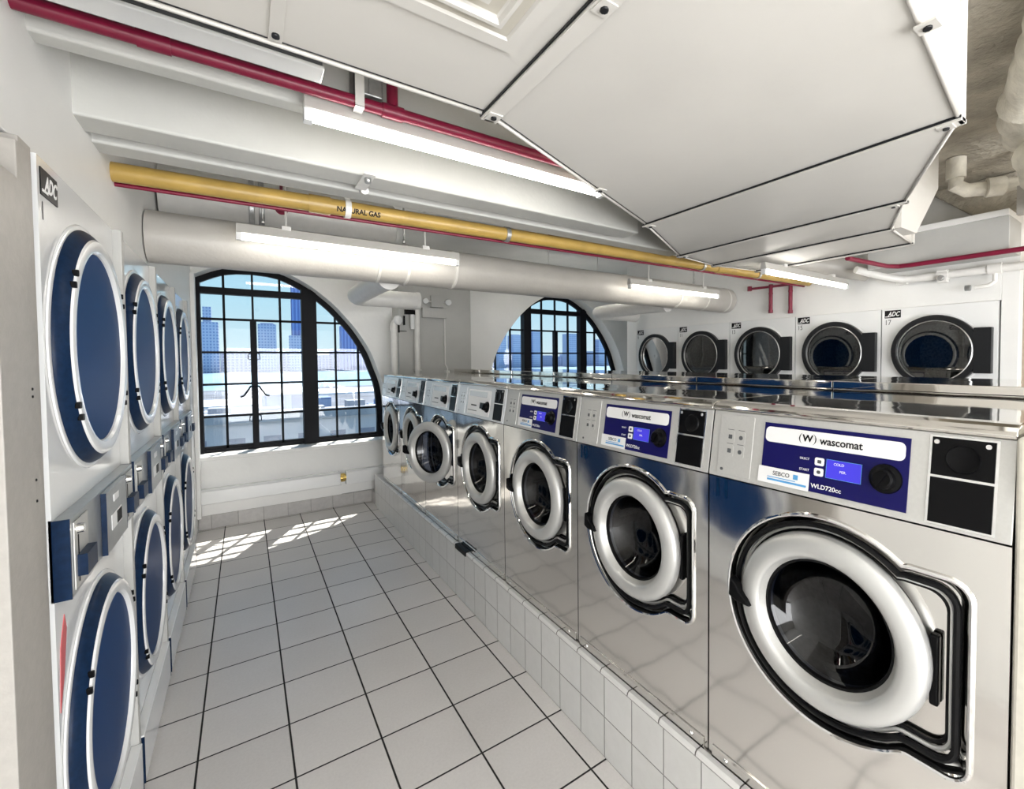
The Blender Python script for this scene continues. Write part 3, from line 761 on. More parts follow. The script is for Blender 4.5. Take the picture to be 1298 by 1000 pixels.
    b.box(-0.0412, -0.0398, -0.09, 0.03, 1.075, 1.118, 'paper'); b.box(-0.0420, -0.0410, -0.088, -0.03, 1.079, 1.114, 'ink'); b.box(-0.0412, -0.0398, -0.06, 0.0, 1.150, 1.170, 'paper')
    b.build('slot_window', cbx)
    for yy, (z0, z1) in ((0.27, (1.055, 1.105)), (-0.27, (1.055, 1.105))):
        b = MB(); b.box(-0.031, -0.0285, yy - 0.055, yy + 0.055, 1.03, 1.185, 'panel')
        b.box(-0.048, -0.031, yy - 0.045, yy + 0.040, z0, z1, 'navy'); b.lathe([(0.0, -0.012), (0.010, -0.012), (0.012, 0.0)], 'chrome', 16, Matrix.Translation((-0.031, yy + 0.03, 1.165)))
        b.box(-0.032, -0.031, yy + 0.025, yy + 0.031, 1.04, 1.15, 'ink')
        b.build('coin_slide', ms, bevel=0.001)
    # badge
    b = MB(); b.box(-0.0022, 0.0, 0.218, 0.327, badge_z - 0.030, badge_z + 0.030, 'ink'); bd = b.build('badge', t)
    text('badge_lettering', 'ADC', 0.050, 'paper', face_T(-0.0026, 0.305, badge_z - 0.001), bd, ext=0.0003, sx=0.72, shear=0.35, bold=0.0012)
    b = MB(); b.box(-0.003, -0.002, 0.285, 0.322, badge_z - 0.022, badge_z - 0.016, 'paper'); b.build('badge_swoosh', bd)
    if number: text('number_decal', number, 0.058, 'inkgrey', face_T(-0.0008, 0.328, badge_z - 0.066), t, ext=0.0002, sx=0.8)
    return t

RX = 4.385
rlab = {'17': 'nearest of the five dryers on the right wall, numbered 17', '15': 'dryer numbered 15 on the right wall, between dryers 13 and 17',
        '13': 'middle dryer of the right-wall bank, numbered 13', '11': 'dryer numbered 11 on the right wall, between dryers 9 and 13',
        '9': 'farthest dryer of the right-wall bank, nearest the window wall'}
for k, num in enumerate(('17', '15', '13', '11', '9')):
    make_dryer('white stacked ' + rlab[num], 'white stacked dryers with black door rings on the right wall', 'dark', num, None, (RX, -0.745 + DW * k, 0.0), 0)
for k in range(4):
    y0 = -0.122 + 0.722 * k + 0.343; b = MB(); b.box(-0.198, -0.150, y0 + 0.001, y0 + 0.035, 0.0, 2.0, 'column'); struct(b.build('trim_%d' % (20 + k), bevel=0.002))
llab = ['white stacked dryer with blue glass doors, nearest on the left wall', 'white stacked dryer with blue glass doors, second from the camera on the left',
        'white stacked dryer with blue glass doors, third from the camera on the left', 'white stacked dryer with blue glass doors, last on the left before the window']
for k in range(4):
    y = -0.122 + 0.722 * k
    t = make_dryer(llab[k], 'white stacked dryers with blue doors on the left wall', 'blue', ('1', '3', '5', '7')[k], None, (-0.172, y, 0.0), PI, 2.0, 1.948)
    for z, hh in ((0.83, 0.10),):
        if k < 2:
            b = MB(); b.prism([(0.332, 0.76), (0.318, 0.90), (0.285, 0.965), (0.272, 0.93), (0.300, 0.83)], -0.0012, 0.0, 'redmark', 'yz'); o = b.build('round_sticker', t); o['label'] = 'faded red sticker'

# =================================================================== CEILING: joists, ducts, pipes, lights
for k, (y0, y1, z0, x1) in enumerate(((-0.42, -0.36, 2.28, 1.42), (-0.097, 0.03, 2.24, 1.98), (0.098, 0.20, 2.24, 2.55))):
    b = MB(); b.box(XL - 0.02, x1, y0, y1, z0, ZC + 0.01, 'joist'); struct(b.build('trim_%d' % (12 + k), bevel=0.008, seg=3))

# big painted rectangular trunk duct
secs = [(-0.19, -1.66, -0.81, 2.56), (0.735, -1.66, -0.81, 2.56), (1.80, -1.517, -0.336, 2.60), (2.45, -1.18, 0.02, 2.52), (2.88, -0.98, 0.085, 2.46), (3.32, -0.93, 0.03, 2.42)]
dt = thing('trunk_duct', 'huge flat-bottomed sheet metal duct widening across the ceiling', 'air duct', (0.7, -1.2, 2.2))
def rel(o, t): o.location = -Vector(t.location); return o
for k in range(len(secs) - 1):
    (xa, na, fa, ha), (xb, nb, fb, hb) = secs[k], secs[k+1]
    b = MB(); z = 2.2 + 0.0005 * k
    V = [(xa, na, 2.2), (xb, nb, 2.2), (xb, fb, 2.2), (xa, fa, 2.2), (xa, na, ha), (xb, nb, hb), (xb, fb, hb), (xa, fa, ha)]
    b.add(V, [(0,3,2,1), (4,5,6,7), (0,1,5,4), (1,2,6,5), (2,3,7,6), (3,0,4,7)], 'duct')
    rel(b.build('duct_section', dt, bevel=0.003), dt)
for k in (1, 2, 3, 4, 5):
    xa, na, fa, ha = secs[k]
    w = 0.022 if k < 3 else 0.014
    b = MB(); b.box(xa - w, xa + w, na - 0.012, fa + 0.012, 2.187, 2.199, 'duct')
    for xs in (xa - w - 0.0035, xa + w): b.box(xs, xs + 0.0035, na - 0.012, fa + 0.012, 2.192, 2.1995, 'ringblk')
    b.box(xa - w*0.7, xa + w*0.7, fa, fa + 0.012, 2.187, ha, 'duct'); b.box(xa - w*0.7, xa + w*0.7, na - 0.012, na, 2.187, ha, 'duct')
    rel(b.build('flange', dt, bevel=0.0015), dt)
b = MB(); b.prism([(2.90, 2.2005), (3.10, 2.2005), (3.42, 2.50), (3.42, ZC - 0.04), (2.90, ZC - 0.04)], -1.02, -0.94, 'duct', 'xz'); rel(b.build('riser_panel', dt, bevel=0.002), dt)
# bent edge lips along the far and near bottom edges
b = MB()
for k in range(len(secs) - 1):
    (xa, na, fa, ha), (xb, nb, fb, hb) = secs[k], secs[k+1]
    b.path([(xa, fa, 2.199), (xb, fb, 2.199)], 0.005, 'duct', 6); b.path([(xa, na, 2.199), (xb, nb, 2.199)], 0.006, 'duct', 6); b.path([(xa, fa - 0.012, 2.199), (xb, fb - 0.012, 2.199)], 0.0016, 'ringblk', 6)
rel(b.build('edge_seam', dt), dt)
for x, y in ((0.735, -0.83), (0.735, -1.28), (0.735, -1.64), (1.80, -0.36), (1.80, -1.49), (1.28, -1.60), (2.45, -0.02), (2.45, -1.14), (1.30, -0.585)):
    b = MB(); b.cyl((x, y, 2.180), (x, y, 2.1865), 0.008, 'ringblk', 8); b.box(x - 0.018, x + 0.018, y - 0.018, y + 0.018, 2.184, 2.1880, 'duct')
    rel(b.build('corner_bolt', dt), dt)
# diffuser let into the duct
df = thing('ceiling_diffuser', 'square louvred air diffuser set in the underside of the duct', 'air diffuser', (0.43, -1.30, 2.2))
for s, z, hgt, mt in ((0.235, 2.192, 0.008, 'duct'), (0.175, 2.186, 0.010, 'duct'), (0.125, 2.180, 0.012, 'duct'), (0.075, 2.175, 0.014, 'duct')):
    b = MB(); i = s - 0.030 if s > 0.2 else s - 0.008
    zz = z - 2.2
    Vo = [(-s, -s), (s, -s), (s, s), (-s, s)]; Vi = [(-i, -i), (i, -i), (i, i), (-i, i)]
    V = [(x, y, zz) for x, y in Vo] + [(x, y, zz) for x, y in Vi] + [(x*0.9, y*0.9, zz + hgt) for x, y in Vo] + [(x*0.96, y*0.96, zz + hgt) for x, y in Vi]
    F = []
    for q in range(4):
        r_ = (q+1) % 4; F += [(q, r_, r_+4, q+4), (q, r_, r_+8, q+8), (q+4, r_+4, r_+12, q+12), (q+8, r_+8, r_+12, q+12)]
    b.add(V, F, mt); b.build('diffuser_frame' if s > 0.2 else 'louvre_ring', df)
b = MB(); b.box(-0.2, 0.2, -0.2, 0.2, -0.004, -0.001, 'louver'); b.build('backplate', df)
# strap with a bolt on the duct's far-left underside
t = thing('duct_strap', 'painted steel strap bolted to the underside of the duct, top left', 'strap', (0.25, -0.90, 2.2))
b = MB(); b.box(-0.012, 0.012, -0.35, 0.075, -0.006, -0.001, 'duct'); b.build('strap_band', t, bevel=0.001)
b = MB(); b.cyl((0, 0.05, -0.012), (0, 0.05, -0.004), 0.007, 'ringblk', 8); b.build('bolt', t)

# round duct along the window side
t = thing('round_duct', 'long round painted duct hung across the room before the arched windows', 'air duct', (2.0, 1.05, 2.16))
b = MB(); b.lathe([(0.0, -2.185), (0.125, -2.185), (0.125, 2.385), (0.0, 2.385)], 'ductround', 40); b.build('duct_run', t)
for x in (-1.14, -0.97, -0.66, 1.55, 1.95, 2.30):
    b = MB(); b.lathe([(0.125, x - 0.010), (0.129, x - 0.006), (0.129, x + 0.006), (0.125, x + 0.010)], 'duct', 40); b.build('seam_band', t)
# branch ducts that drop towards the window wall
for lab, x, x2, y2 in (('round white branch duct turning right above the pier between the windows', 0.97, 1.50, 2.3), ('round white branch duct ending above the right-hand window', 3.62, 4.25, 2.3)):
    t = thing('branch_duct', lab, 'air duct', (x, 1.1, 2.12))
    b = MB(); b.path([(0, 0.075, -0.03), (0.0, 0.4, -0.02), (0.0, y2 - 1.1 - 0.09, -0.02), (0.02, y2 - 1.1 - 0.03, -0.02), (0.07, y2 - 1.1, -0.02), (0.14, y2 - 1.1, -0.02), (x2 - x, y2 - 1.1, -0.02)], 0.075, 'whitep', 24)
    b.build('duct_bend', t)
    b = MB(); b.path([(x2 - x - 0.02, y2 - 1.1, -0.02), (x2 - x + 0.015, y2 - 1.1, -0.02)], 0.079, 'whitep', 24); b.build('end_collar', t)
# large white pipe and small things above the round duct
t = thing('white_duct', 'thick white duct with ribbed joint above the left end of the round duct', 'air duct', (-0.18, 1.5, 2.5))
b = MB(); b.cyl((0, 0, 0), (1.25, 0, 0), 0.16, 'whitep', 32); b.build('duct_run', t)
for x in (0.42, 0.47):
    b = MB(); b.lathe([(0.16, x - 0.015), (0.172, x - 0.01), (0.172, x + 0.01), (0.16, x + 0.015)], 'galv', 32); b.build('joint_ring', t)
t = thing('ceiling_heater', 'small louvred white heater unit up behind the round duct', 'heater', (0.80, 1.70, 2.50))
b = MB(); b.box(-0.17, 0.17, -0.12, 0.12, -0.07, 0.06, 'whitep'); b.build('heater_case', t, bevel=0.006)
b = MB()
for k in range(9): b.box(-0.15 + k*0.035, -0.14 + k*0.035, -0.125, -0.119, -0.055, 0.045, 'inkgrey')
b.build('louvres', t)
b = MB(); b.cyl((0, 0, 0.06), (0, 0, 0.28), 0.006, 'galv', 8); b.build('hanger_rod', t)
t = thing('fire_sprinkler', 'round red sprinkler bell above the round duct', 'sprinkler', (0.36, 0.86, 2.34))
b = MB(); b.lathe([(0.0, -0.018), (0.02, -0.016), (0.030, -0.004), (0.030, 0.006), (0.02, 0.016), (0.0, 0.018)], 'red', 20, Matrix.Rotation(PI/2, 4, 'Z')); b.build('bell', t)
b = MB(); b.cyl((0, 0, 0.02), (0, 0, 0.44), 0.007, 'red', 8); b.build('drop_pipe', t)

def hanger(lab, x, y, z, zt_, cat='hanger'):
    t = thing('hanger_rod', lab, cat, (x, y, z), group='threaded hanger rods of the round duct')
    b = MB(); b.cyl((0, 0, 0), (0, 0, zt_ - z), 0.006, 'galv', 8); b.build('rod', t)
    b = MB(); b.cyl((0, 0, 0.0), (0, 0, 0.02), 0.012, 'galv', 6); b.build('nut', t)
    return t
hanger('thin steel rod holding the round duct left of the sprinkler bell', 0.28, 1.0, 2.285, ZC)
hanger('thin steel rod holding the round duct near its middle', 1.02, 1.0, 2.285, ZC)
hanger('thin steel rod holding the round duct towards its right end', 3.80, 1.0, 2.285, ZC)

# upper white clutter: conduits
t = thing('conduit_run', 'pair of thin white conduits under the ceiling behind the gas pipe', 'conduit', (1.5, 0.6, 2.6))
b = MB(); b.cyl((-1.68, 0, 0), (2.88, 0, 0), 0.014, 'whitep', 8); b.build('conduit', t)
b = MB(); b.cyl((-1.68, 0.12, 0.02), (2.88, 0.12, 0.02), 0.010, 'whitep', 8); b.build('conduit', t)
for x in (-0.9, 0.3, 1.5):
    b = MB(); b.box(x - 0.02, x + 0.02, -0.03, 0.15, 0.012, 0.18, 'whitep'); b.build('bracket', t)
t = thing('junction_box', 'square white junction box on the ceiling above the round duct, right half', 'electrical box', (2.35, 1.15, 2.62))
b = MB(); b.box(-0.12, 0.12, -0.08, 0.08, -0.04, 0.155, 'whitep'); b.build('box_body', t, bevel=0.004)
b = MB()
for k in range(3): b.box(-0.10, 0.10, -0.082, -0.079, -0.02 + k*0.03, -0.012 + k*0.03, 'inkgrey')
b.build('vent_slots', t)
t = thing('red_valve', 'short red sprinkler branch with horn end above the round duct', 'sprinkler pipe', (2.1, 0.80, 2.42))
b = MB(); b.path([(-0.12, 0, 0), (-0.04, 0.0, 0.0), (0.08, 0.03, 0.015), (0.20, 0.06, 0.02)], 0.02, 'red', 12, rs=[0.034, 0.018, 0.014, 0.014]); b.build('horn', t)
b = MB(); b.cyl((0.19, 0.058, 0.02), (0.19, 0.058, 0.355), 0.010, 'red', 8); b.build('riser', t)

# yellow gas pipe
G0 = Vector((-0.19, 0.36, 2.235)); G1 = Vector((4.39, 0.19, 2.235))
t = thing('gas_pipe', 'yellow gas pipe crossing the room under the ceiling', 'pipe', tuple(G0))
b = MB(); b.cyl((0, 0, 0), tuple(G1 - G0), 0.0345, 'yellow', 24); b.build('pipe_run', t)
for f in (0.135, 0.72):
    p = (G1 - G0) * f; q = (G1 - G0) * (f + 0.018); b = MB(); b.cyl(tuple(p), tuple(q), 0.0385, 'yellow', 24); b.build('coupling', t)
dx = (G1 - G0).normalized(); up = Vector((0, -0.80, -0.60)).cross(dx) * -1
nrm = Vector((0, -0.90, -0.44)); nrm = (nrm - dx * nrm.dot(dx)).normalized(); up = nrm.cross(dx).normalized()
if up.z < 0: up = -up
pt = (G1 - G0) * 0.158 + nrm * 0.0352
Tg = Matrix(((dx.x, up.x, nrm.x, pt.x), (dx.y, up.y, nrm.y, pt.y), (dx.z, up.z, nrm.z, pt.z), (0, 0, 0, 1)))
text('pipe_lettering', 'NATURAL GAS', 0.031, 'ink', Tg, t, ext=0.0004, sx=0.88, bold=0.0010)
# thin dark red line pipe just under/behind the gas pipe
t = thing('red_pipe', 'thin dark red pipe running just behind and below the yellow gas pipe', 'pipe', (0.0, 0.40, 2.203))
b = MB(); b.cyl((-0.19, 0, 0), (4.39, -0.17, 0.0), 0.008, 'red', 12); b.build('pipe_run', t)
# clamps of the gas pipe
for lab, x in (('clevis clamp on the gas pipe over the lettering, bolted to the joist', 0.58), ('dark strap clamp on the gas pipe right of the lettering', 1.37), ('strap clamp on the gas pipe beside the duct corner', 2.95), ('strap clamp on the gas pipe near its right end', 3.62)):
    f = (x + 0.19) / 4.58; p = G0 + (G1 - G0) * f
    t = thing('pipe_clamp', lab, 'clamp', tuple(p), group=None)
    b = MB(); b.lathe([(0.036, -0.012), (0.041, -0.012), (0.041, 0.012), (0.036, 0.012)], 'galv' if x != 0.58 else 'whitep', 24, close=True); b.build('clamp_ring', t)
    b = MB()
    if x == 0.58:
        b.box(-0.012, 0.012, -0.004, 0.004, 0.038, 0.10, 'whitep'); b.path([(0, 0, 0.09), (0.01, -0.10, 0.06), (0.02, -0.27, 0.005)], 0.016, 'whitep', 8)
        b.box(-0.02, 0.02, -0.46, -0.28, 0.000, 0.006, 'whitep')
        b.build('clamp_bracket', t)
        b = MB(); b.cyl((0, -0.42, -0.018), (0, -0.42, 0.002), 0.012, 'galv', 8); b.build('bolt', t)
    else:
        b.cyl((0, 0, 0.038), (0, 0, 0.54), 0.005, 'galv', 8); b.build('clamp_rod', t)

# maroon sprinkler main
t = thing('sprinkler_pipe', 'thick maroon sprinkler pipe running along the upper left of the ceiling', 'pipe', (0.0, -0.50, 2.292))
b = MB(); b.cyl((-0.19, 0, 0), (1.27, 0, 0), 0.0175, 'red', 20); b.build('pipe_run', t)
b = MB(); b.cyl((0.565, 0.0, 0.0), (0.565, 0.0, 0.46), 0.0165, 'red', 16); b.build('riser', t)
b = MB(); b.cyl((0.535, 0, 0), (0.595, 0, 0), 0.021, 'red', 16); b.build('fitting', t)
b = MB(); b.cyl((0.0, 0, 0), (0.06, 0, 0), 0.0205, 'red', 16); b.build('fitting', t)
t = thing('pipe_hanger_strap', 'flat white hanger strap gripping the maroon sprinkler pipe', 'strap', (0.47, -0.50, 2.292))
b = MB(); b.box(-0.012, 0.012, -0.022, -0.019, -0.02, 0.47, 'whitep'); b.box(-0.012, 0.012, -0.022, 0.02, -0.0215, -0.0185, 'whitep'); b.build('strap_band', t)
t = thing('galvanised_duct', 'dull galvanised duct stub seen above the maroon pipe', 'air duct', (0.50, -0.45, 2.55))
b = MB(); b.box(-0.03, 0.045, -0.025, 0.025, -0.215, 0.22, 'galv'); b.box(-0.14, -0.045, -0.012, 0.012, -0.22, 0.22, 'column'); b.build('duct_box', t, bevel=0.004)
b = MB(); b.box(0.005, 0.010, -0.029, -0.025, -0.21, 0.22, 'galv'); b.build('duct_rib', t)

# fluorescent strip fixtures
def strip_light(lab, x0, x1, y, z, hgt=0.05, w=0.045, rod=True):
    t = thing('strip_light', lab, 'light', ((x0 + x1)/2, y, z), group=None)
    L = (x1 - x0)/2
    b = MB(); b.prism([(-w/2, 0.016), (-w/2*0.7, 0.012 + hgt), (w/2*0.7, 0.012 + hgt), (w/2, 0.016)], -L, L, 'fixture', 'yz'); b.build('light_body', t, bevel=0.002)
    b = MB(); b.cyl((-L + 0.02, 0, 0), (L - 0.02, 0, 0), 0.0135, 'tube', 14); b.build('tube', t)
    for s in (-1, 1):
        b = MB(); b.box(s*L - s*0.022, s*L, -0.016, 0.016, -0.016, 0.02, 'white'); b.build('end_cap', t, bevel=0.002)
    return t
F1 = strip_light('lit fluorescent strip below the maroon pipe, largest and nearest', 0.335, 1.42, -0.455, 2.235)
F2 = strip_light('lit fluorescent strip hanging before the left half of the round duct', 0.165, 1.275, 0.75, 2.145)
F3 = strip_light('lit fluorescent strip hanging before the right half of the round duct', 2.70, 3.84, 0.75, 2.128)
F4 = strip_light('lit fluorescent strip beside the right end of the yellow gas pipe', 3.02, 4.22, -0.20, 2.125)
for t_, zz in ((F2, ZC), (F3, ZC), (F4, 2.20)):
    for s in (-0.35, 0.35):
        b = MB(); b.cyl((s, 0, 0.06), (s, 0, zz - t_.location.z), 0.005, 'whitep', 8); b.box(s - 0.02, s + 0.02, -0.02, 0.02, 0.055, 0.075, 'whitep'); b.build('suspension', t_)
for lab, x0, x1, y, z in (('unseen fill strip light added behind the camera, left', 0.2, 1.4, -2.9, 2.45), ('unseen fill strip light added behind the camera, right', 2.9, 4.1, -2.6, 2.45)):
    t_ = strip_light(lab, x0, x1, y, z)  # unseen tubes added to fill the room with light
    for s in (-0.35, 0.35):
        b = MB(); b.cyl((s, 0, 0.06), (s, 0, ZC - z - (0.036 if x0 > 2 else 0)), 0.005, 'whitep', 8); b.build('suspension', t_)
for lab, x0, x1 in (('added strip light hidden behind the round duct, towards the left window', 0.2, 1.4), ('added strip light hidden behind the round duct, towards the right window', 2.7, 3.9)):
    t_ = strip_light(lab, x0, x1, 2.30, 2.53)  # tubes added out of sight to brighten the window wall
    for s in (-0.35, 0.35):
        b = MB(); b.cyl((s, 0, 0.06), (s, 0, ZC - 2.53), 0.005, 'whitep', 8); b.build('suspension', t_)
# unlit fixture at the top left
t = thing('unlit_strip_light', 'unlit white strip light housing above the maroon pipe, top left', 'light', (0.075, -0.61, 2.271))
b = MB(); b.prism([(-0.035, 0.0), (-0.035, 0.010), (0.035, 0.010), (0.035, 0.0)], -0.265, 0.29, 'white', 'yz'); b.build('light_body', t, bevel=0.003)
b = MB(); b.box(-0.265, 0.285, -0.034, 0.034, 0.0105, 0.070, 'inkgrey'); b.build('top_channel', t)
b = MB(); b.cyl((0.1, 0, 0.07), (0.1, 0, 0.49), 0.005, 'whitep', 8); b.cyl((-0.18, 0, 0.07), (-0.18, 0, 0.49), 0.005, 'whitep', 8); b.build('suspension', t)

# =================================================================== PIER FITTINGS between the windows
t = thing('standpipe', 'thick white standpipe topped by a round gauge, left edge of the pier', 'pipe', (1.495, 3.10, 0.35))
b = MB(); b.cyl((0, 0, 0.0), (0, 0, 1.54), 0.036, 'whitep', 20); b.build('pipe_run', t)
b = MB(); b.path([(0, 0, 1.52), (0.0, 0, 1.58), (0.02, -0.005, 1.61), (0.05, -0.01, 1.62)], 0.042, 'whitep', 16); b.build('elbow', t)
b = MB(); Tq = Matrix.Translation((0.03, -0.055, 1.63)) @ Matrix.Rotation(0.5, 4, 'Z') @ Matrix.Rotation(PI/2, 4, 'Z'); b.lathe([(0.0, -0.020), (0.042, -0.020), (0.050, -0.012), (0.050, 0.012), (0.0, 0.014)], 'white', 28, Tq); b.build('gauge_face', t)
b = MB(); b.box(0.085, 0.10, -0.07, -0.04, 1.58, 1.68, 'black'); b.box(0.03, 0.045, -0.06, -0.04, 1.50, 1.58, 'black'); b.cyl((0.045, -0.05, 1.515), (0.12, -0.05, 1.515), 0.004, 'black', 6); b.build('bracket', t)
t = thing('riser_pipe', 'white vertical riser pipe on the pier beside the standpipe', 'pipe', (1.745, 3.115, 0.35))
b = MB(); b.cyl((0, 0, 0), (0, 0, 1.80), 0.030, 'whitep', 20); b.build('pipe_run', t)
b = MB(); b.box(-0.14, -0.03, -0.05, -0.02, 1.70, 1.75, 'black'); b.cyl((-0.06, -0.04, 1.54), (-0.06, -0.04, 1.70), 0.024, 'white', 14); b.build('valve', t)
b = MB(); b.cyl((0, 0, 1.088), (0, 0, 1.10), 0.045, 'whitep', 16); b.build('collar', t)
t = thing('power_conduit', 'thin bent white conduit coming down the pier to the washers', 'conduit', (2.07, 3.145, 1.42))
b = MB(); b.path([(0.02, 0, 0.0), (0.03, 0, 0.03), (0.0, 0, 0.09), (0.0, 0, 0.20), (0, 0, 0.61)], 0.009, 'whitep', 8); b.build('conduit', t)
b = MB(); b.cyl((0.02, 0, -0.01), (0.02, 0, 0.015), 0.03, 'whitep', 12); b.build('collar', t)
t = thing('panel_box', 'flat grey-white electrical box on the pier above the conduit', 'electrical box', (1.95, 3.16, 2.03))
b = MB(); b.box(-0.14, 0.14, -0.045, -0.001, 0.0, 0.11, 'column'); b.build('box_body', t, bevel=0.003)
t = thing('emergency_light', 'emergency light unit with two round lamp heads high on the pier', 'emergency light', (1.98, 3.16, 2.15))
b = MB(); b.box(-0.07, 0.07, -0.05, -0.001, 0.0, 0.13, 'column'); b.build('unit_case', t, bevel=0.003)
for s, r_ in ((-0.14, 0.034), (0.12, 0.038)):
    b = MB(); b.lathe([(0.0, -0.03), (r_*0.9, -0.028), (r_, -0.015), (r_*0.8, 0.01), (r_*0.4, 0.02)], 'white', 20, Matrix.Translation((s, -0.05, 0.06)) @ Matrix.Rotation(PI/2, 4, 'Z')); b.build('lamp_head', t)
b = MB(); b.cyl((-0.14, -0.04, 0.06), (0.12, -0.04, 0.06), 0.007, 'whitep', 8); b.build('arm', t)
# alarm horn in the corner right of the right window
t = thing('alarm_horn', 'small round alarm with black face in the corner by the right-hand window', 'alarm', (5.42, 3.40, 1.86))
b = MB(); Tq = Matrix.Translation((-0.05, -0.04, 0)) @ Matrix.Rotation(0.7, 4, 'Z') @ Matrix.Rotation(PI/2, 4, 'Z'); b.lathe([(0.0, -0.03), (0.05, -0.028), (0.06, -0.01), (0.06, 0.02), (0.0, 0.03)], 'white', 24, Tq); b.build('lamp_head', t)
b = MB(); b.box(-0.01, 0.075, -0.06, 0.018, -0.06, 0.06, 'black'); b.build('horn_box', t, bevel=0.004)
b = MB(); b.cyl((0.06, -0.0, -0.06), (0.06, -0.0, -1.85), 0.006, 'black', 6); b.build('cable', t)

# =================================================================== RIGHT SIDE services
t = thing('sprinkler_drop', 'short maroon sprinkler branch with two drop pipes above the right dryers', 'pipe', (4.36, 0.46, 2.225))
b = MB(); b.cyl((0, 0.30, 0.02), (0, -0.12, 0.01), 0.012, 'red', 12); b.build('branch', t)
for y, z0 in ((0.075, -0.24), (-0.12, -0.26)):
    b = MB(); b.cyl((0, y, 0.02), (0, y, z0), 0.018, 'red', 12); b.cyl((0, y, z0), (0, y, z0 + 0.03), 0.021, 'red', 12); b.cyl((0, y, -0.06), (0, y, -0.045), 0.020, 'red', 12); b.cyl((0, y, 0.0), (0, y, 0.035), 0.02, 'red', 12); b.build('drop', t)
b = MB(); b.cyl((0, 0.30, 0.0), (0, 0.30, 0.045), 0.022, 'red', 12); b.build('tee', t)

b = MB(); b.box(4.10, XR + 0.002, -1.19, -0.40, 2.215, 2.43, 'column'); b.box(4.085, XR + 0.002, -1.19, -0.40, 2.43, 2.47, 'wall'); struct(b.build('trim_15', bevel=0.004))
t = thing('red_pipe', 'dark red pipe bending round the beam above the right dryers', 'pipe', (4.06, -0.64, 2.2))
b = MB(); b.path([(-0.62, 0.10, 0.0), (-0.10, 0.06, 0.0), (-0.02, 0.02, 0), (0.0, -0.05, 0), (0.0, -0.56, 0.0), (0.0, -0.9, 0.0)], 0.016, 'red', 14); b.build('pipe_run', t)
t = thing('water_pipe', 'thick white water pipe with valves below the red pipe, far right', 'pipe', (4.33, -0.6, 2.145))
b = MB(); b.path([(-0.28, 0.26, 0.08), (-0.18, 0.20, 0.05), (-0.08, 0.10, 0.01), (-0.02, 0.04, -0.005), (0.0, -0.03, -0.005), (0.0, -0.9, -0.01)], 0.027, 'whitep', 18); b.build('pipe_run', t)
for y in (0.05, -0.20, -0.48):
    b = MB(); b.cyl((0, y - 0.035, -0.005), (0, y + 0.035, -0.005), 0.036, 'whitep', 14); b.build('coupling', t)
b = MB(); b.box(-0.03, 0.02, -0.23, -0.17, -0.06, 0.03, 'whitep'); b.cyl((-0.03, -0.2, -0.03), (-0.06, -0.2, -0.03), 0.02, 'galv', 8); b.build('gate_valve', t, bevel=0.004)
b = MB(); b.path([(0.0, -0.48, -0.02), (0.0, -0.48, -0.09), (-0.01, -0.45, -0.115), (-0.02, -0.38, -0.12)], 0.014, 'whitep', 10); b.cyl((-0.02, -0.36, -0.12), (-0.02, -0.33, -0.12), 0.02, 'galv', 8); b.build('drain_cock', t)
t = thing('round_duct', 'stub of round painted duct poking out from behind the strip light, right', 'air duct', (4.10, 0.02, 2.30))
b = MB(); b.path([(-0.20, 0.10, 0.06), (-0.05, -0.05, 0.02), (0.10, -0.20, -0.02), (0.23, -0.33, -0.05)], 0.082, 'ductround', 24); b.build('duct_run', t)

# lumpy insulated pipes by the concrete ceiling
def lumpy(pts, r, seed):
    rnd = random.Random(seed); P = [Vector(p) for p in pts]; out = []; rs = []
    for a, c in zip(P, P[1:]):
        n = max(2, int((c - a).length / 0.06))
        for k in range(n): out.append(a.lerp(c, k / n) + Vector((rnd.uniform(-1, 1), rnd.uniform(-1, 1), rnd.uniform(-1, 1))) * r * 0.10); rs.append(r * rnd.uniform(0.88, 1.15))
    out.append(P[-1]); rs.append(r); return out, rs
for lab, pts, r, sd in (
    ('fat lumpy insulated pipe along the concrete ceiling, top right corner', [(1.70, -1.98, 2.68), (2.30, -1.66, 2.66), (2.75, -1.50, 2.62), (3.25, -1.40, 2.62), (3.42, -1.40, 2.72)], 0.085, 3),
    ('plaster-wrapped pipe bend hanging below the concrete ceiling at the right edge', [(2.85, -1.60, 2.36), (3.05, -1.47, 2.43), (3.5, -1.44, 2.42), (4.3, -1.47, 2.40)], 0.075, 5)):
    o, rs = lumpy(pts, r, sd); b = MB(); b.path(o, r, 'insul', 14, rs=rs); tag(b.build('insulated_pipe'), lab, 'pipe')
t = thing('elbow_pipe', 'chunky white pipe with elbow fitting under the concrete ceiling', 'pipe', (3.75, -1.12, 2.56))
b = MB(); b.path([(-0.02, 0.10, 0.08), (-0.03, 0.10, 0.02), (0.02, 0.06, -0.01), (0.1, -0.05, -0.01), (0.1, -0.45, -0.02)], 0.040, 'insul', 14); b.build('elbow', t)
b = MB(); b.cyl((0.06, -0.02, -0.01), (0.1, -0.09, -0.01), 0.055, 'insul', 14); b.cyl((-0.03, 0.1, 0.06), (-0.03, 0.1, 0.18), 0.05, 'insul', 12); b.build('coupling', t)
b = MB(); b.box(0.07, 0.12, -0.18, -0.15, -0.20, 0.18, 'trim'); b.build('support_post', t)
# diagonal concrete beam behind the duct
b = MB(); b.prism([(-0.715, ZC - 0.036), (-1.015, 2.471), (-1.19, 2.471), (-1.19, ZC - 0.036)], 4.28, 4.399, 'concrete', 'yz'); struct(b.build('trim_16', bevel=0.01))

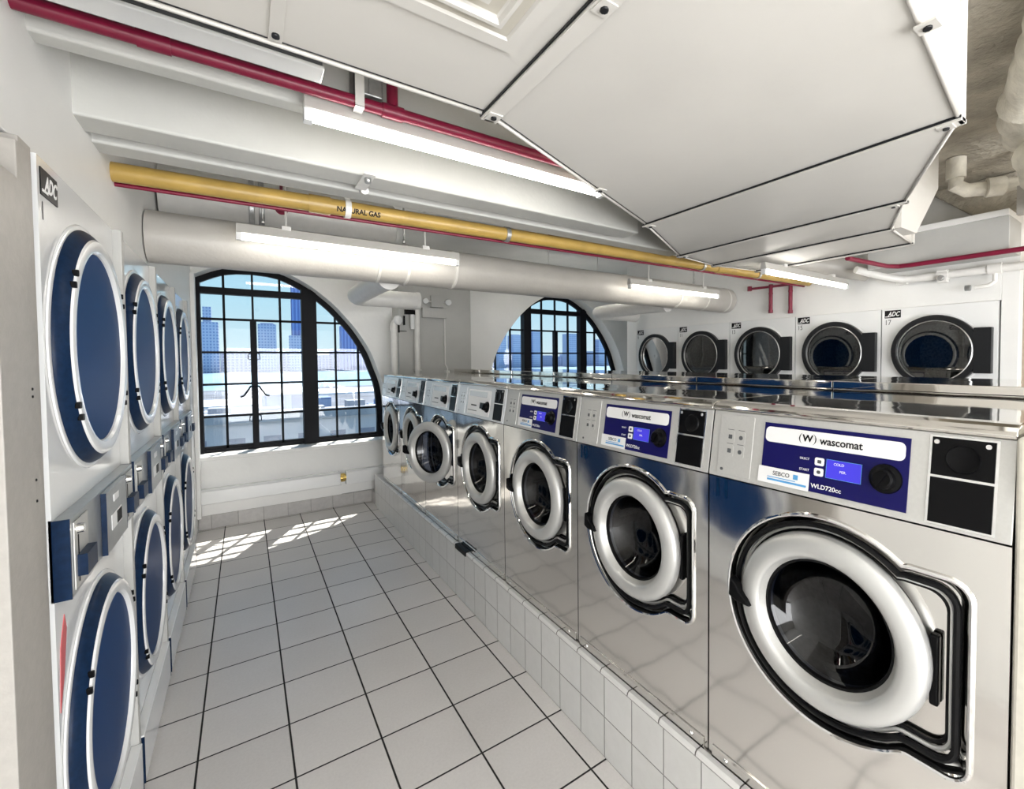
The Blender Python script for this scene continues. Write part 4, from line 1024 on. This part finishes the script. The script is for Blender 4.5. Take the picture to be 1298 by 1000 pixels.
# =================================================================== OUTSIDE
def facade(name, col, wcol, sx, sz, fill=0.55):
    m, N, L, bb = new_mat(name)
    tc = N.new('ShaderNodeTexCoord'); sp = N.new('ShaderNodeSeparateXYZ'); L.new(tc.outputs['Object'], sp.inputs[0])
    outs = []
    for ax, s in ((0, sx), (2, sz)):
        d = N.new('ShaderNodeMath'); d.operation = 'MULTIPLY_ADD'; d.inputs[1].default_value = 1.0 / s; d.inputs[2].default_value = 1000; L.new(sp.outputs[ax], d.inputs[0])
        fr = N.new('ShaderNodeMath'); fr.operation = 'FRACT'; L.new(d.outputs[0], fr.inputs[0])
        lt = N.new('ShaderNodeMath'); lt.operation = 'LESS_THAN'; lt.inputs[1].default_value = fill; L.new(fr.outputs[0], lt.inputs[0]); outs.append(lt)
    mu = N.new('ShaderNodeMath'); mu.operation = 'MULTIPLY'; L.new(outs[0].outputs[0], mu.inputs[0]); L.new(outs[1].outputs[0], mu.inputs[1])
    mx = N.new('ShaderNodeMix'); mx.data_type = 'RGBA'; mx.inputs[6].default_value = (*col, 1); mx.inputs[7].default_value = (*wcol, 1)
    L.new(mu.outputs[0], mx.inputs[0]); L.new(mx.outputs[2], bb.inputs['Base Color']); bb.inputs['Roughness'].default_value = 0.8
    return m
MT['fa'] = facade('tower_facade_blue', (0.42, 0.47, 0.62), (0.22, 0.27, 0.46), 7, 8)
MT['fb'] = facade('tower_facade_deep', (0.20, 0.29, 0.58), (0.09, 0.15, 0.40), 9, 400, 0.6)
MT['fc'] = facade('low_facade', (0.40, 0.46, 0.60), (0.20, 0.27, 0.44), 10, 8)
MT['fbrick'] = facade('near_facade', (0.42, 0.42, 0.46), (0.20, 0.21, 0.27), 2.2, 2.6, 0.5)
MT['river'] = mat('river_water', (0.30, 0.46, 0.58), 0.30, var=0.2, vscale=0.01, bump=0.05, bscale=0.3)
MT['ground'] = mat('city_ground', (0.20, 0.22, 0.27), 0.9, var=0.5, vscale=0.05)
MT['roofw'] = mat('white_roof', (0.88, 0.88, 0.88), 0.7, var=0.1, vscale=0.2)
MT['roofg'] = mat('grey_roof', (0.35, 0.37, 0.42), 0.8, var=0.4, vscale=0.4)
b = MB(); b.box(-600, 1600, 30, 560, -26.5, -26, 'ground'); b.box(-3000, 5000, 1480, 3600, -26.5, -25.5, 'ground'); o = b.build('ground'); struct(o)
b = MB(); b.box(-2500, 4500, 560, 1480, -26.4, -26.2, 'river'); tag(b.build('river'), 'pale blue river between the near rooftops and the far skyline', 'river', kind='stuff')
def tower(name, lab, x0, x1, z1, y, mt, roof=None, dep=None, slope=0):
    t = thing(name, lab, 'building', ((x0+x1)/2, y, -26))
    w = (x1 - x0)/2; h = z1 + 26; d = dep or (x1 - x0)
    b = MB()
    if slope: b.add([(-w, 0, 0), (w, 0, 0), (w, d, 0), (-w, d, 0), (-w, 0, h), (w, 0, h - slope), (w, d, h - slope), (-w, d, h)], [(0,1,5,4), (1,2,6,5), (2,3,7,6), (3,0,4,7), (4,5,6,7)], mt)
    else: b.box(-w, w, 0, d, 0, h, mt)
    b.build('walls', t)
    if roof:
        b = MB(); b.box(roof[0] - (x0+x1)/2, roof[1] - (x0+x1)/2, d*0.2, d*0.8, h, roof[2] + 26, mt); b.build('rooftop_block', t)
    return t
tower('tower_block', 'blue-grey tower with a small rooftop block, far left of the skyline', -90.8, -55.2, 107, 1500, 'fa', (-86.7, -69, 147))
tower('tower_block', 'broad blue-grey tower just right of the window latches', 32.2, 74.2, 106, 1500, 'fa', (38, 68, 110))
tower('skyscraper', 'tallest deep blue skyscraper on the skyline', 112.4, 139.6, 290, 1500, 'fb', (118, 134, 300), 30)
tower('tower_block', 'mid-height block in front of the tallest skyscraper', 103.7, 142.6, 76, 1490, 'fa', None, 8)
tower('skyscraper', 'blue tower with a roof sloping down to the right', 240.1, 281.7, 109, 1500, 'fb', None, None, 48)
tower('tower_block', 'low dark blue block right of the sloping-roof tower', 283, 330, 62, 1500, 'fb')
tower('tower_block', 'first tower at the left edge of the right-hand window', 762, 794.3, 99, 1500, 'fa')
tower('tower_block', 'second tower in the right-hand window, left of its thick mullion', 820.7, 863, 95, 1500, 'fa', (822, 860, 98))
tower('tower_block', 'tower with a flat cap right of the first thick mullion', 908.4, 946, 112, 1500, 'fa', (905, 946, 117))
tower('tower_block', 'pale tower left of the second thick mullion of the right window', 1078, 1124, 108, 1500, 'fa')
tower('tower_block', 'slim tower at the right edge of the right-hand window', 1235, 1270, 88, 1500, 'fa')
rnd = random.Random(11)
x = -110.0; k = 0
while x < 1400:
    w = rnd.uniform(38, 75); h = rnd.uniform(14, 44)
    o = tower('low_block', 'low blue-grey waterfront block among the far bank buildings', x, x + w - 2, h, 1600, 'fc', None, 20)
    o['group'] = 'low blocks along the far river bank'; x += w
# near city
tower('warehouse', 'long flat white-roofed shed between the river and the near wall', 3.5, 13.0, -5.4, 112, 'fc', None, 25).name = 'warehouse'
b = MB(); b.box(3.0, 13.5, 111, 138, -5.39, -5.0, 'roofw'); b.box(-30, 2.0, 128, 150, -8.9, -8.4, 'roofw'); b.box(14, 80, 150, 175, -8.4, -7.9, 'roofw'); o = b.build('white_roofs'); tag(o, 'bright white flat roofs beyond the near parapet', 'roof', kind='stuff')
x = -60.0
while x < 240:
    w = rnd.uniform(9, 17); yy = rnd.uniform(160, 300); h = rnd.uniform(-18, -11)
    o = tower('low_block', 'small flat-roofed building down between the near roof and the river', x, x + w - 1, h, yy, 'fc', (x + 2, x + 4, h + 2.0), 14)
    o['group'] = 'small flat-roofed buildings near the river'; x += w * 1.15
t = thing('neighbour_building', 'weathered grey building with a parapet filling the foot of the left window', 'building', (10, 38, -26))
b = MB(); b.box(-45, 45, 0, 9, 0, 23.2, 'fbrick'); b.build('walls', t)
b = MB(); b.box(-45.3, 45.3, -0.3, 0.4, 23.2, 23.9, 'roofg'); b.build('parapet', t)
b = MB()
for k in range(26): b.box(-40 + k*3.1, -38.6 + k*3.1, 2, 3.4, 23.2, 23.6 + rnd.uniform(0.2, 0.8), 'roofg')
b.build('roof_vents', t)
